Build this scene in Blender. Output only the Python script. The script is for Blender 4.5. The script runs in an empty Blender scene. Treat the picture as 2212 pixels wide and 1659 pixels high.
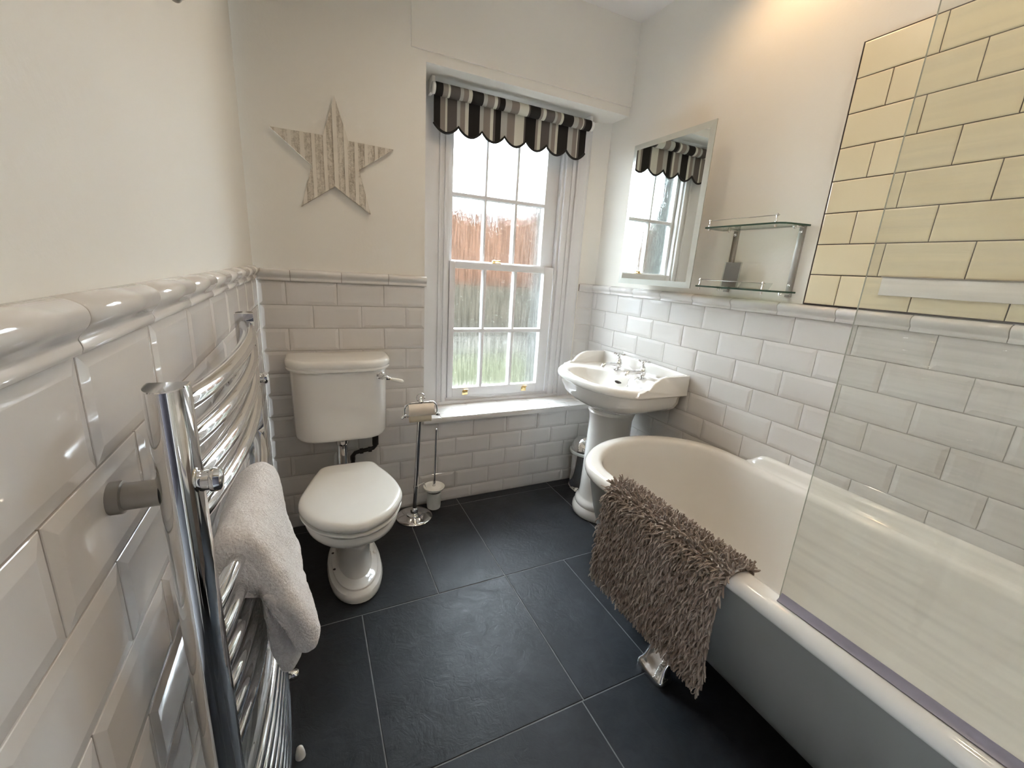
import bpy, bmesh, math, random
from mathutils import Vector, Matrix
random.seed(7)
PI = math.pi
sc = bpy.context.scene
COL = sc.collection

# ------------------------------------------------------------------ camera
CAM = Vector((0.18613, -2.08838, 1.29642))
cd = bpy.data.cameras.new('camera'); cam = bpy.data.objects.new('camera', cd); COL.objects.link(cam)
cd.sensor_width = 36.0; cd.lens = 913.978 / 2212 * 36.0; cd.clip_start = 0.01; cd.clip_end = 200
Rr = ((0.90297098, -0.42527174, 0.06154156), (-0.05702586, -0.26055077, -0.96377453), (0.42590077, 0.86675097, -0.25952127))
cam.matrix_world = Matrix(((Rr[0][0], -Rr[1][0], -Rr[2][0], CAM.x), (Rr[0][1], -Rr[1][1], -Rr[2][1], CAM.y),
                           (Rr[0][2], -Rr[1][2], -Rr[2][2], CAM.z), (0, 0, 0, 1)))
sc.camera = cam
# ------------------------------------------------------------------ view, sky, light
sc.view_settings.view_transform = 'Standard'; sc.view_settings.look = 'None'
sc.view_settings.gamma = 1.0; sc.view_settings.use_curve_mapping = False
sc.view_settings.exposure = 0.72
SKY = 33.0
LAMP = 1.0
world = bpy.data.worlds.new('overcast'); sc.world = world; world.use_nodes = True
wn = world.node_tree.nodes; wl = world.node_tree.links; wn.clear()
w_out = wn.new('ShaderNodeOutputWorld'); w_bg = wn.new('ShaderNodeBackground')
w_bg.inputs[0].default_value = (0.83, 0.935, 1.03, 1); w_bg.inputs[1].default_value = SKY
wl.new(w_bg.outputs[0], w_out.inputs[0])
pd = bpy.data.lights.new('window_portal', 'AREA'); pd.shape = 'RECTANGLE'; pd.size = 0.74; pd.size_y = 1.6
pd.cycles.is_portal = True
po = bpy.data.objects.new('window_portal', pd); COL.objects.link(po)
po.location = (1.22, 0.53, 1.29); po.rotation_euler = (PI / 2, 0, PI)   # faces into the room
def spot(name, loc, power, col, size=0.04, ang=130, blend=0.6, aim=(0, 0, -1)):
    d = bpy.data.lights.new(name, 'SPOT'); d.energy = power * LAMP; d.color = col; d.spot_size = math.radians(ang)
    d.spot_blend = blend; d.shadow_soft_size = size
    o = bpy.data.objects.new(name, d); COL.objects.link(o); o.location = loc
    o.rotation_euler = Vector(aim).to_track_quat('-Z', 'Y').to_euler(); return o
sc.cycles.max_bounces = 10; sc.cycles.diffuse_bounces = 5; sc.cycles.glossy_bounces = 5
sc.cycles.transmission_bounces = 8; sc.cycles.transparent_max_bounces = 16
sc.cycles.sample_clamp_indirect = 150.0

# ------------------------------------------------------------------ materials
def nt(name):
    m = bpy.data.materials.new(name); m.use_nodes = True
    t = m.node_tree; b = t.nodes['Principled BSDF']; return m, t, b
def ramp(t, pts, interp='LINEAR'):
    r = t.nodes.new('ShaderNodeValToRGB'); cr = r.color_ramp; cr.interpolation = interp
    while len(cr.elements) > 1: cr.elements.remove(cr.elements[-1])
    cr.elements[0].position = pts[0][0]; cr.elements[0].color = (*pts[0][1], 1)
    for p, c in pts[1:]:
        e = cr.elements.new(p); e.color = (*c, 1)
    return r
def noise(t, scale, detail=3, rough=0.5, vec=None, dist=0.0):
    n = t.nodes.new('ShaderNodeTexNoise'); n.inputs['Scale'].default_value = scale
    n.inputs['Detail'].default_value = detail; n.inputs['Roughness'].default_value = rough
    n.inputs['Distortion'].default_value = dist
    if vec is not None: t.links.new(vec, n.inputs['Vector'])
    return n
def coords(t, scale=(1, 1, 1)):
    tc = t.nodes.new('ShaderNodeTexCoord'); mp = t.nodes.new('ShaderNodeMapping')
    mp.inputs['Scale'].default_value = scale; t.links.new(tc.outputs['Object'], mp.inputs['Vector']); return mp.outputs['Vector']
def bump(t, b, h, strength=0.2, dist=0.002):
    bp = t.nodes.new('ShaderNodeBump'); bp.inputs['Strength'].default_value = strength; bp.inputs['Distance'].default_value = dist
    t.links.new(h, bp.inputs['Height']); t.links.new(bp.outputs['Normal'], b.inputs['Normal']); return bp
def simple(name, col, rough=0.5, metal=0.0, var=0.0, vscale=8, bmp=0.0, bscale=60, bdist=0.001, spec=0.5, coat=0.0):
    m, t, b = nt(name)
    b.inputs['Base Color'].default_value = (*col, 1); b.inputs['Roughness'].default_value = rough
    b.inputs['Metallic'].default_value = metal; b.inputs['Specular IOR Level'].default_value = spec
    if coat: b.inputs['Coat Weight'].default_value = coat; b.inputs['Coat Roughness'].default_value = 0.04
    v = coords(t)
    n = noise(t, vscale, 3, 0.5, v)
    k = max(var, 0.01)
    r = ramp(t, [(0.3, tuple(c * (1 - k) for c in col)), (0.7, tuple(min(1, c * (1 + k)) for c in col))])
    t.links.new(n.outputs['Fac'], r.inputs[0]); t.links.new(r.outputs[0], b.inputs['Base Color'])
    if bmp:
        n2 = noise(t, bscale, 3, 0.55, v); bump(t, b, n2.outputs['Fac'], bmp, bdist)
    return m
M = {}
M['paint'] = simple('wall_paint', (0.79, 0.76, 0.70), 0.62, var=0.015, vscale=2, bmp=0.35, bscale=90, bdist=0.0012, spec=0.3)
M['ceil'] = simple('ceiling_paint', (0.80, 0.77, 0.74), 0.8, var=0.02, vscale=3, bmp=0.2, bscale=60)
M['joinery'] = simple('white_gloss_joinery', (0.71, 0.70, 0.70), 0.3, var=0.01, bmp=0.08, bscale=40)
M['tile'] = simple('white_ceramic_tile', (0.685, 0.66, 0.635), 0.07, var=0.015, vscale=5, bmp=0.25, bscale=9, bdist=0.0015)
M['grout'] = simple('grey_grout', (0.57, 0.545, 0.51), 0.85, var=0.1, vscale=30)
M['darkgrout'] = simple('brown_grey_grout', (0.26, 0.22, 0.18), 0.85, var=0.1, vscale=30)
M['cream'] = simple('cream_ceramic_tile', (0.78, 0.69, 0.49), 0.22, var=0.02, vscale=6, bmp=0.1, bscale=12)
M['brown_grout'] = simple('dark_brown_grout', (0.045, 0.03, 0.028), 0.8, var=0.2, vscale=50)
M['china'] = simple('white_vitreous_china', (0.83, 0.81, 0.77), 0.06, var=0.01, bmp=0.03, bscale=10, coat=0.3)
M['seat'] = simple('white_seat_plastic', (0.84, 0.83, 0.79), 0.14, var=0.01)
M['acrylic'] = simple('white_bath_acrylic', (0.78, 0.75, 0.70), 0.12, var=0.015, vscale=3, coat=0.2)
M['bathgrey'] = simple('grey_painted_tub', (0.25, 0.25, 0.235), 0.38, var=0.05, vscale=3, bmp=0.1, bscale=30)
M['chrome'] = simple('polished_chrome', (0.80, 0.80, 0.80), 0.055, 1.0, var=0.02, vscale=4)
M['satin'] = simple('satin_steel', (0.45, 0.43, 0.40), 0.42, 1.0, var=0.05, vscale=20)
M['brass'] = simple('polished_brass', (0.80, 0.60, 0.30), 0.15, 1.0, var=0.08, vscale=30)
M['black'] = simple('black_plastic_pipe', (0.012, 0.012, 0.012), 0.45, var=0.2, vscale=20)
M['porcelain'] = simple('white_porcelain', (0.85, 0.84, 0.80), 0.1)
M['frost'] = simple('frosted_glass_cup', (0.62, 0.63, 0.60), 0.35, var=0.05)
M['piping'] = simple('black_piping_tape', (0.012, 0.012, 0.012), 0.8)
M['card'] = simple('taupe_card', (0.17, 0.14, 0.125), 0.5, var=0.05)
M['paper'] = simple('cream_tissue_paper', (0.74, 0.64, 0.48), 0.9, var=0.04, vscale=30, bmp=0.2, bscale=200)
M['cardtube'] = simple('brown_cardboard', (0.42, 0.28, 0.16), 0.85, var=0.08)
M['seal'] = simple('grey_lavender_seal', (0.27, 0.25, 0.30), 0.3, var=0.06, vscale=20)
M['dark'] = simple('added_dark_hall', (0.03, 0.025, 0.03), 0.8)
M['hole'] = simple('recess_shade_colour', (0.02, 0.012, 0.01), 0.6)  # near-black colour stands in for the shade inside holes and slots
M['greentint'] = simple('green_glass_edge', (0.035, 0.075, 0.055), 0.1, var=0.1)
M['glassedge'] = simple('grey_green_glass_edge', (0.38, 0.38, 0.32), 0.12, var=0.05)
M['whitepanel'] = simple('white_gloss_panel', (0.78, 0.74, 0.69), 0.15, var=0.01)

def make_mirror():
    m, t, b = nt('silvered_mirror')
    b.inputs['Base Color'].default_value = (0.83, 0.87, 0.84, 1); b.inputs['Metallic'].default_value = 1
    n = noise(t, 3, 1, 0.4, coords(t)); r = ramp(t, [(0.0, (0.008,) * 3), (1.0, (0.02,) * 3)])
    t.links.new(n.outputs['Fac'], r.inputs[0]); t.links.new(r.outputs[0], b.inputs['Roughness'])
    return m
M['mirror'] = make_mirror()
def make_bevel():
    m, t, b = nt('frosted_mirror_border')
    b.inputs['Metallic'].default_value = 0.45; b.inputs['Roughness'].default_value = 0.3
    n = noise(t, 14, 2, 0.4, coords(t)); r = ramp(t, [(0.2, (0.60, 0.61, 0.56)), (0.8, (0.66, 0.665, 0.61))])
    t.links.new(n.outputs['Fac'], r.inputs[0]); t.links.new(r.outputs[0], b.inputs['Base Color'])
    return m
M['bevel'] = make_bevel()

def make_slate():
    m, t, b = nt('black_slate')
    v = coords(t)
    info = t.nodes.new('ShaderNodeNewGeometry')
    n1 = noise(t, 2.3, 6, 0.6, v, 0.8); n2 = noise(t, 14, 6, 0.65, v, 1.5); n3 = noise(t, 45, 4, 0.6, v)
    r = ramp(t, [(0.25, (0.018, 0.020, 0.023)), (0.55, (0.028, 0.031, 0.036)), (0.8, (0.045, 0.049, 0.056))])
    t.links.new(n1.outputs['Fac'], r.inputs[0])
    mix = t.nodes.new('ShaderNodeMix'); mix.data_type = 'RGBA'; mix.blend_type = 'MULTIPLY'; mix.inputs[0].default_value = 0.6
    r2 = ramp(t, [(0.3, (0.65, 0.65, 0.68)), (0.75, (1.25, 1.25, 1.25))])
    t.links.new(n2.outputs['Fac'], r2.inputs[0]); t.links.new(r.outputs[0], mix.inputs[6]); t.links.new(r2.outputs[0], mix.inputs[7])
    mix2 = t.nodes.new('ShaderNodeMix'); mix2.data_type = 'RGBA'; mix2.blend_type = 'MULTIPLY'; mix2.inputs[0].default_value = 0.5
    r4 = ramp(t, [(0.0, (0.75,) * 3), (1.0, (1.3,) * 3)])
    t.links.new(info.outputs['Random Per Island'], r4.inputs[0])
    t.links.new(mix.outputs[2], mix2.inputs[6]); t.links.new(r4.outputs[0], mix2.inputs[7])
    t.links.new(mix2.outputs[2], b.inputs['Base Color'])
    r3 = ramp(t, [(0.3, (0.36,) * 3), (0.7, (0.50,) * 3)]); t.links.new(n2.outputs['Fac'], r3.inputs[0]); t.links.new(r3.outputs[0], b.inputs['Roughness'])
    b.inputs['Specular IOR Level'].default_value = 0.2
    # cleft surface: broad steps and thin veins
    w = t.nodes.new('ShaderNodeTexVoronoi'); w.feature = 'DISTANCE_TO_EDGE'; w.inputs['Scale'].default_value = 2.6
    dv = t.nodes.new('ShaderNodeVectorMath'); dv.operation = 'ADD'
    nd = noise(t, 4, 4, 0.6, v); sc1 = t.nodes.new('ShaderNodeVectorMath'); sc1.operation = 'SCALE'; sc1.inputs['Scale'].default_value = 0.55
    t.links.new(nd.outputs['Color'], sc1.inputs[0]); t.links.new(v, dv.inputs[0]); t.links.new(sc1.outputs[0], dv.inputs[1]); t.links.new(dv.outputs[0], w.inputs['Vector'])
    rv = ramp(t, [(0.0, (0.0,) * 3), (0.012, (1.0,) * 3)]); t.links.new(w.outputs['Distance'], rv.inputs[0])
    a = t.nodes.new('ShaderNodeMath'); a.operation = 'MULTIPLY_ADD'; a.inputs[1].default_value = 0.35
    t.links.new(n3.outputs['Fac'], a.inputs[0]); t.links.new(n2.outputs['Fac'], a.inputs[2])
    a2 = t.nodes.new('ShaderNodeMath'); a2.operation = 'MULTIPLY_ADD'; a2.inputs[1].default_value = 0.10
    t.links.new(rv.outputs[0], a2.inputs[0]); t.links.new(a.outputs[0], a2.inputs[2])
    bump(t, b, a2.outputs[0], 0.40, 0.0045)
    return m
M['slate'] = make_slate()
M['floorgrout'] = simple('light_grey_floor_grout', (0.16, 0.16, 0.165), 0.85, var=0.2, vscale=25)

def make_terry():
    m, t, b = nt('white_terry_cotton')
    v = coords(t); n = noise(t, 260, 3, 0.6, v); n2 = noise(t, 22, 3, 0.5, v)
    r = ramp(t, [(0.25, (0.70, 0.66, 0.645)), (0.7, (0.88, 0.855, 0.845))]); t.links.new(n.outputs['Fac'], r.inputs[0]); t.links.new(r.outputs[0], b.inputs['Base Color'])
    b.inputs['Roughness'].default_value = 1.0; b.inputs['Specular IOR Level'].default_value = 0.1; b.inputs['Sheen Weight'].default_value = 0.3
    a = t.nodes.new('ShaderNodeMath'); a.operation = 'ADD'; t.links.new(n.outputs['Fac'], a.inputs[0]); t.links.new(n2.outputs['Fac'], a.inputs[1])
    bump(t, b, a.outputs[0], 1.0, 0.003); return m
M['terry'] = make_terry()
def make_shag():
    m, t, b = nt('taupe_chenille_pile')
    info = t.nodes.new('ShaderNodeNewGeometry')
    r = ramp(t, [(0.0, (0.19, 0.147, 0.118)), (0.5, (0.29, 0.232, 0.19)), (1.0, (0.42, 0.35, 0.295))])
    t.links.new(info.outputs['Random Per Island'], r.inputs[0]); t.links.new(r.outputs[0], b.inputs['Base Color'])
    b.inputs['Roughness'].default_value = 0.9; b.inputs['Sheen Weight'].default_value = 0.4; b.inputs['Specular IOR Level'].default_value = 0.15
    return m
M['shag'] = make_shag()
M['backing'] = simple('taupe_woven_backing', (0.27, 0.215, 0.18), 0.9, var=0.1, vscale=40)

def glass_mat(name, tint, haze, rough=0.0, streak=False, hazecol=(0.74, 0.74, 0.69)):
    m = bpy.data.materials.new(name); m.use_nodes = True; t = m.node_tree; t.nodes.clear()
    out = t.nodes.new('ShaderNodeOutputMaterial'); tr = t.nodes.new('ShaderNodeBsdfTransparent'); tr.inputs[0].default_value = (*tint, 1)
    gl = t.nodes.new('ShaderNodeBsdfGlossy'); gl.inputs['Roughness'].default_value = rough
    lw_ = t.nodes.new('ShaderNodeLayerWeight'); lw_.inputs[0].default_value = 0.5
    pw = t.nodes.new('ShaderNodeMath'); pw.operation = 'POWER'; pw.inputs[1].default_value = 5.0; t.links.new(lw_.outputs['Facing'], pw.inputs[0])
    fr = t.nodes.new('ShaderNodeMath'); fr.operation = 'MULTIPLY_ADD'; fr.inputs[1].default_value = 0.80; fr.inputs[2].default_value = 0.035; t.links.new(pw.outputs[0], fr.inputs[0])
    mx = t.nodes.new('ShaderNodeMixShader'); t.links.new(fr.outputs[0], mx.inputs[0]); t.links.new(tr.outputs[0], mx.inputs[1]); t.links.new(gl.outputs[0], mx.inputs[2])
    df = t.nodes.new('ShaderNodeBsdfDiffuse'); df.inputs[0].default_value = (*hazecol, 1)
    m2 = t.nodes.new('ShaderNodeMixShader'); m2.inputs[0].default_value = haze
    t.links.new(mx.outputs[0], m2.inputs[1]); t.links.new(df.outputs[0], m2.inputs[2])
    if streak:
        v = coords(t, (1, 2.0, 55)); n = noise(t, 1.0, 4, 0.6, v); r = ramp(t, [(0.42, (haze * 0.7,) * 3), (0.72, (haze * 2.2,) * 3)])
        t.links.new(n.outputs['Fac'], r.inputs[0]); t.links.new(r.outputs[0], m2.inputs[0])
    t.links.new(m2.outputs[0], out.inputs[0]); return m
M['screen'] = glass_mat('clear_screen_glass', (0.955, 0.962, 0.940), 0.045, streak=True)
M['shelfglass'] = glass_mat('green_shelf_glass', (0.88, 0.94, 0.90), 0.02)
M['clearplastic'] = glass_mat('clear_acrylic_sheet', (0.90, 0.91, 0.90), 0.06)

def make_rain():
    m = bpy.data.materials.new('textured_rain_glass'); m.use_nodes = True; t = m.node_tree; t.nodes.clear()
    out = t.nodes.new('ShaderNodeOutputMaterial')
    tr = t.nodes.new('ShaderNodeBsdfTransparent'); tr.inputs[0].default_value = (0.93, 0.95, 0.95, 1)
    rf = t.nodes.new('ShaderNodeBsdfRefraction'); rf.distribution = 'BECKMANN'; rf.inputs['Roughness'].default_value = 0.09; rf.inputs['IOR'].default_value = 1.2
    rf.inputs['Color'].default_value = (0.95, 0.97, 0.97, 1)
    v = coords(t, (85, 1, 5)); n = noise(t, 1.0, 5, 0.6, v, 0.35)
    v2 = coords(t, (190, 1, 16)); n2 = noise(t, 1.0, 3, 0.6, v2, 0.4)
    a = t.nodes.new('ShaderNodeMath'); a.operation = 'MULTIPLY_ADD'; a.inputs[1].default_value = 0.5
    t.links.new(n2.outputs['Fac'], a.inputs[0]); t.links.new(n.outputs['Fac'], a.inputs[2])
    bp = t.nodes.new('ShaderNodeBump'); bp.inputs['Strength'].default_value = 1.0; bp.inputs['Distance'].default_value = 0.0095
    t.links.new(a.outputs[0], bp.inputs['Height']); t.links.new(bp.outputs[0], rf.inputs['Normal'])
    gl = t.nodes.new('ShaderNodeBsdfGlossy'); gl.inputs['Roughness'].default_value = 0.12; t.links.new(bp.outputs[0], gl.inputs['Normal'])
    rc = ramp(t, [(0.36, (0.80, 0.81, 0.80)), (0.50, (0.93, 0.95, 0.95)), (0.64, (1.0, 1.0, 1.0))]); t.links.new(a.outputs[0], rc.inputs[0])
    mr = t.nodes.new('ShaderNodeMapRange'); mr.inputs['From Min'].default_value = 0.45; mr.inputs['From Max'].default_value = 1.05; t.links.new(a.outputs[0], mr.inputs['Value']); t.links.new(mr.outputs[0], rc.inputs[0])
    t.links.new(rc.outputs[0], rf.inputs['Color']); t.links.new(rc.outputs[0], tr.inputs['Color'])
    mx = t.nodes.new('ShaderNodeMixShader'); r = ramp(t, [(0.40, (0.40,) * 3), (0.62, (0.9,) * 3)])
    t.links.new(n.outputs['Fac'], r.inputs[0]); t.links.new(r.outputs[0], mx.inputs[0])
    t.links.new(tr.outputs[0], mx.inputs[1]); t.links.new(rf.outputs[0], mx.inputs[2])
    m2 = t.nodes.new('ShaderNodeMixShader'); m2.inputs[0].default_value = 0.05
    t.links.new(mx.outputs[0], m2.inputs[1]); t.links.new(gl.outputs[0], m2.inputs[2])
    t.links.new(m2.outputs[0], out.inputs[0]); return m
M['rain'] = make_rain()

# ------------------------------------------------------------------ mesh builder
class MB:
    def __init__(s): s.v = []; s.f = []; s.m = []
    def add(s, vs, fs, mi=0):
        o = len(s.v); s.v += [tuple(v) for v in vs]; s.f += [tuple(i + o for i in f) for f in fs]; s.m += [mi] * len(fs); return o
    def box(s, x0, x1, y0, y1, z0, z1, mi=0, bev=0.0, seg=2):
        if bev <= 0:
            vs = [(x, y, z) for z in (z0, z1) for y in (y0, y1) for x in (x0, x1)]
            s.add(vs, [(0, 2, 3, 1), (4, 5, 7, 6), (0, 1, 5, 4), (2, 6, 7, 3), (0, 4, 6, 2), (1, 3, 7, 5)], mi); return
        bm = bmesh.new(); bmesh.ops.create_cube(bm, size=1.0)
        for v in bm.verts: v.co = Vector(((x0 + x1) / 2 + v.co.x * (x1 - x0), (y0 + y1) / 2 + v.co.y * (y1 - y0), (z0 + z1) / 2 + v.co.z * (z1 - z0)))
        bmesh.ops.bevel(bm, geom=list(bm.edges), offset=bev, segments=seg, profile=0.5, affect='EDGES')
        s.addbm(bm, mi)
    def addbm(s, bm, mi=0):
        bm.verts.index_update(); s.add([v.co[:] for v in bm.verts], [tuple(v.index for v in f.verts) for f in bm.faces], mi); bm.free()
    def loft(s, rings, mi=0, cap0=True, cap1=True, closed=True):
        n = len(rings[0]); o = len(s.v)
        vs = [p for r in rings for p in r]; fs = []
        for i in range(len(rings) - 1):
            for j in range(n if closed else n - 1):
                k = (j + 1) % n; fs.append((i * n + j, i * n + k, (i + 1) * n + k, (i + 1) * n + j))
        if cap0: fs.append(tuple(range(n - 1, -1, -1)))
        if cap1: fs.append(tuple((len(rings) - 1) * n + j for j in range(n)))
        s.add(vs, fs, mi)
    def lathe(s, prof, c, axis='z', n=32, mi=0, cap0=True, cap1=True, sx=1, sy=1):
        c = Vector(c)
        ax = {'x': (Vector((0, 1, 0)), Vector((0, 0, 1)), Vector((1, 0, 0))), 'y': (Vector((0, 0, 1)), Vector((1, 0, 0)), Vector((0, 1, 0))),
              'z': (Vector((1, 0, 0)), Vector((0, 1, 0)), Vector((0, 0, 1)))}
        if isinstance(axis, str): U, V, A = ax[axis]
        else:
            A = Vector(axis).normalized(); U = A.orthogonal().normalized(); V = A.cross(U)
        s.loft([[tuple(c + U * (r * sx * math.cos(2 * PI * k / n)) + V * (r * sy * math.sin(2 * PI * k / n)) + A * h) for k in range(n)] for r, h in prof], mi, cap0, cap1)
    def tube(s, pts, r, n=12, mi=0, caps=True):
        pts = [Vector(p) for p in pts]; rs = r if isinstance(r, (list, tuple)) else [r] * len(pts)
        t0 = (pts[1] - pts[0]).normalized(); U = t0.orthogonal().normalized(); rings = []
        for i, p in enumerate(pts):
            t = (pts[min(i + 1, len(pts) - 1)] - pts[max(i - 1, 0)]).normalized()
            U = (U - t * U.dot(t)).normalized(); V = t.cross(U)
            rings.append([tuple(p + U * (rs[i] * math.cos(2 * PI * k / n)) + V * (rs[i] * math.sin(2 * PI * k / n))) for k in range(n)])
        s.loft(rings, mi, caps, caps)
    def prism(s, poly, plane, lo, hi, mi=0):
        def P(a, b, h): return {'xy': (a, b, h), 'xz': (a, h, b), 'yz': (h, a, b)}[plane]
        s.loft([[P(a, b, lo) for a, b in poly], [P(a, b, hi) for a, b in poly]], mi)
    def sphere(s, c, r, n=16, mi=0, sz=1.0):
        prof = [(max(r * math.sin(PI * k / 10), 1e-4), -r * sz * math.cos(PI * k / 10)) for k in range(11)]
        s.lathe(prof, c, 'z', n, mi)

def mesh_obj(name, mb, mats, parent=None, off=(0, 0, 0), ang=40):
    me = bpy.data.meshes.new(name)
    ox, oy, oz = off
    me.from_pydata([(x - ox, y - oy, z - oz) for x, y, z in mb.v], [], mb.f)
    mats = mats if isinstance(mats, (list, tuple)) else [mats]
    for m in mats: me.materials.append(m)
    if len(mats) > 1: me.polygons.foreach_set('material_index', mb.m)
    bm = bmesh.new(); bm.from_mesh(me); bmesh.ops.recalc_face_normals(bm, faces=bm.faces); bm.to_mesh(me); bm.free()
    me.polygons.foreach_set('use_smooth', [True] * len(me.polygons))
    me.set_sharp_from_angle(angle=math.radians(ang)); me.update()
    o = bpy.data.objects.new(name, me); COL.objects.link(o)
    if parent is not None: o.parent = parent
    return o
def structure(name, mb, mats, parent=None, ang=30):
    o = mesh_obj(name, mb, mats, parent, ang=ang)
    if parent is None: o['kind'] = 'structure'
    return o
class Thing:
    def __init__(s, name, label, cat, loc, group=None, kind=None):
        s.o = bpy.data.objects.new(name, None); COL.objects.link(s.o); s.o.location = loc; s.o.empty_display_size = 0.05
        if label: s.o['label'] = label
        if cat: s.o['category'] = cat
        if group: s.o['group'] = group
        if kind: s.o['kind'] = kind
        s.loc = loc
    def part(s, name, mb, mat, parent=None, label=None, ang=40):
        o = mesh_obj(name, mb, mat, parent or s.o, s.loc, ang)
        if label: o['label'] = label
        return o
def single(name, mb, mat, label, cat, loc, group=None, ang=40):
    o = mesh_obj(name, mb, mat, None, loc, ang); o.location = loc; o['label'] = label; o['category'] = cat
    if group: o['group'] = group
    return o
def catmull(pts, per=8, closed=True):
    out = []; n = len(pts); rng = range(n) if closed else range(n - 1)
    for i in rng:
        g = (lambda k: Vector(pts[k % n])) if closed else (lambda k: Vector(pts[max(0, min(n - 1, k))]))
        p0, p1, p2, p3 = g(i - 1), g(i), g(i + 1), g(i + 2)
        for j in range(per):
            t = j / per
            out.append(tuple(0.5 * ((2 * p1) + (p2 - p0) * t + (2 * p0 - 5 * p1 + 4 * p2 - p3) * t * t + (3 * p1 - p0 - 3 * p2 + p3) * t ** 3)))
    if not closed: out.append(tuple(pts[-1]))
    return out
def inset(poly, d):
    """offset a CCW-or-CW closed 2d polygon inwards by d along vertex normals"""
    n = len(poly); area = sum(poly[i][0] * poly[(i + 1) % n][1] - poly[(i + 1) % n][0] * poly[i][1] for i in range(n))
    sg = 1 if area > 0 else -1; out = []
    for i in range(n):
        a, b, c = Vector(poly[i - 1]), Vector(poly[i]), Vector(poly[(i + 1) % n])
        e1 = (b - a); e2 = (c - b)
        t = (e1.normalized() if e1.length > 1e-9 else e2.normalized()) + (e2.normalized() if e2.length > 1e-9 else e1.normalized())
        t.normalize(); nrm = Vector((-t.y, t.x)) * sg
        out.append((b.x + nrm.x * d, b.y + nrm.y * d))
    return out

# ------------------------------------------------------------------ room shell
W = 1.8107; H0 = 1.1927; T = 0.1015; TL = 0.2038; CZ = 2.56; YB = -2.40
PAINT = 0.008
def tile(mb, O, U, V, N, u0, u1, v0, v1, mi, bev=0.0135, g=0.0011, h1=0.0031, h2=0.0052):
    """a metro tile on plane O+uU+vV, raised along N"""
    O, U, V, N = map(Vector, (O, U, V, N))
    u0 += g; u1 -= g; v0 += g; v1 -= g
    if u1 - u0 < 0.004 or v1 - v0 < 0.004: return
    b = min(bev, (u1 - u0) * 0.35, (v1 - v0) * 0.35)
    def R(d, h): return [tuple(O + U * a + V * c + N * h) for a, c in ((u0 + d, v0 + d), (u1 - d, v0 + d), (u1 - d, v1 - d), (u0 + d, v1 - d))]
    rings = [R(0, 0), R(0, h1 - 0.0006), R(0.0007, h1), R(b, h2), R(b + 0.0015, h2 + 0.0002)]
    mb.loft(rings, mi, cap0=False)
def courses(mb, O, U, V, N, ua, ub, phase, zlist, mi, **kw):
    for k, (za, zb) in enumerate(zlist):
        ph = phase(k + 1); i = math.floor((ua - ph) / TL) - 1
        while ph + i * TL < ub:
            a, b = max(ua, ph + i * TL), min(ub, ph + (i + 1) * TL)
            if b - a > 0.006: tile(mb, O, U, V, N, a, b, za, zb, mi, **kw)
            i += 1
def zrows(top, bottom):
    r = []; z = top
    while z > bottom + 0.01:
        r.append((max(bottom, z - T), z)); z -= T
    return r
ROWS = zrows(H0, 0.004)
GR = -0.0052   # grout surface behind the tile face plane
M['render'] = simple('grey_pebbledash', (0.055, 0.055, 0.050), 0.95, var=0.35, vscale=60, bmp=0.5, bscale=120, spec=0.1)
WM = [M['paint'], M['tile'], M['grout'], M['cream'], M['brown_grout'], M['whitepanel'], M['render']]

# left wall
mb = MB(); mb.box(-0.12, -PAINT, YB - 0.1, 0.0, 0, CZ, 0); mb.box(-PAINT, GR, YB, 0.0, 0, H0 + 0.02, 2)
courses(mb, (GR, 0, 0), (0, 1, 0), (0, 0, 1), (1, 0, 0), YB, 0.0, lambda k: -1.5956 + (0.5 * TL if k % 2 == 0 else 0), [(ROWS[0][0], H0 + 0.0095)] + ROWS[1:], 1)
structure('wall_left', mb, WM, ang=7)
# right wall, with the cream tiled shower area
mb = MB(); mb.box(W + PAINT, W + 0.12, YB - 0.1, 0.1484, 0, CZ, 0); mb.box(W - GR, W + PAINT, YB, 0.1484, 0, H0 + 0.01, 2)
courses(mb, (W - GR, 0, 0), (0, 1, 0), (0, 0, 1), (-1, 0, 0), YB, 0.1484, lambda k: -0.0958 + (0.5 * TL if k % 2 == 0 else 0), ROWS, 1)
CT = 1.2462; CH = 0.10045
mb.box(W - 0.003, W + PAINT, YB, -1.131, CT - 0.003, CT + 8 * CH + 0.003, 4)
mb.box(W - 0.006, W + PAINT, -1.131, -1.1265, CT - 0.003, CT + 8 * CH + 0.004, 0)
for r in range(8):
    ph = (-1.2345 if r % 2 == 0 else -1.3365) + 0.2028 * 3; i = 0
    while True:
        b_ = ph - i * 0.2028; a_ = b_ - 0.2028; i += 1
        if b_ < YB: break
        a2, b2 = max(a_, YB), min(b_, -1.135)
        if b2 - a2 > 0.01:
            tile(mb, (W - 0.003, 0, 0), (0, 1, 0), (0, 0, 1), (-1, 0, 0), a2, b2, CT + r * CH, CT + (r + 1) * CH, 3, bev=0.003, g=0.0015, h1=0.0035, h2=0.0042)
structure('wall_right', mb, WM, ang=7)
mb = MB(); mb.box(W - 0.016, W - 0.0075, -2.2, -1.356, 1.2915, 1.3445, 0, 0.002)
mb.box(W - 0.018, W - 0.0075, -2.2, -1.354, 1.3445, 1.3475, 1)
o = structure('trim_4', mb, [M['whitepanel'], M['satin']])

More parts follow.
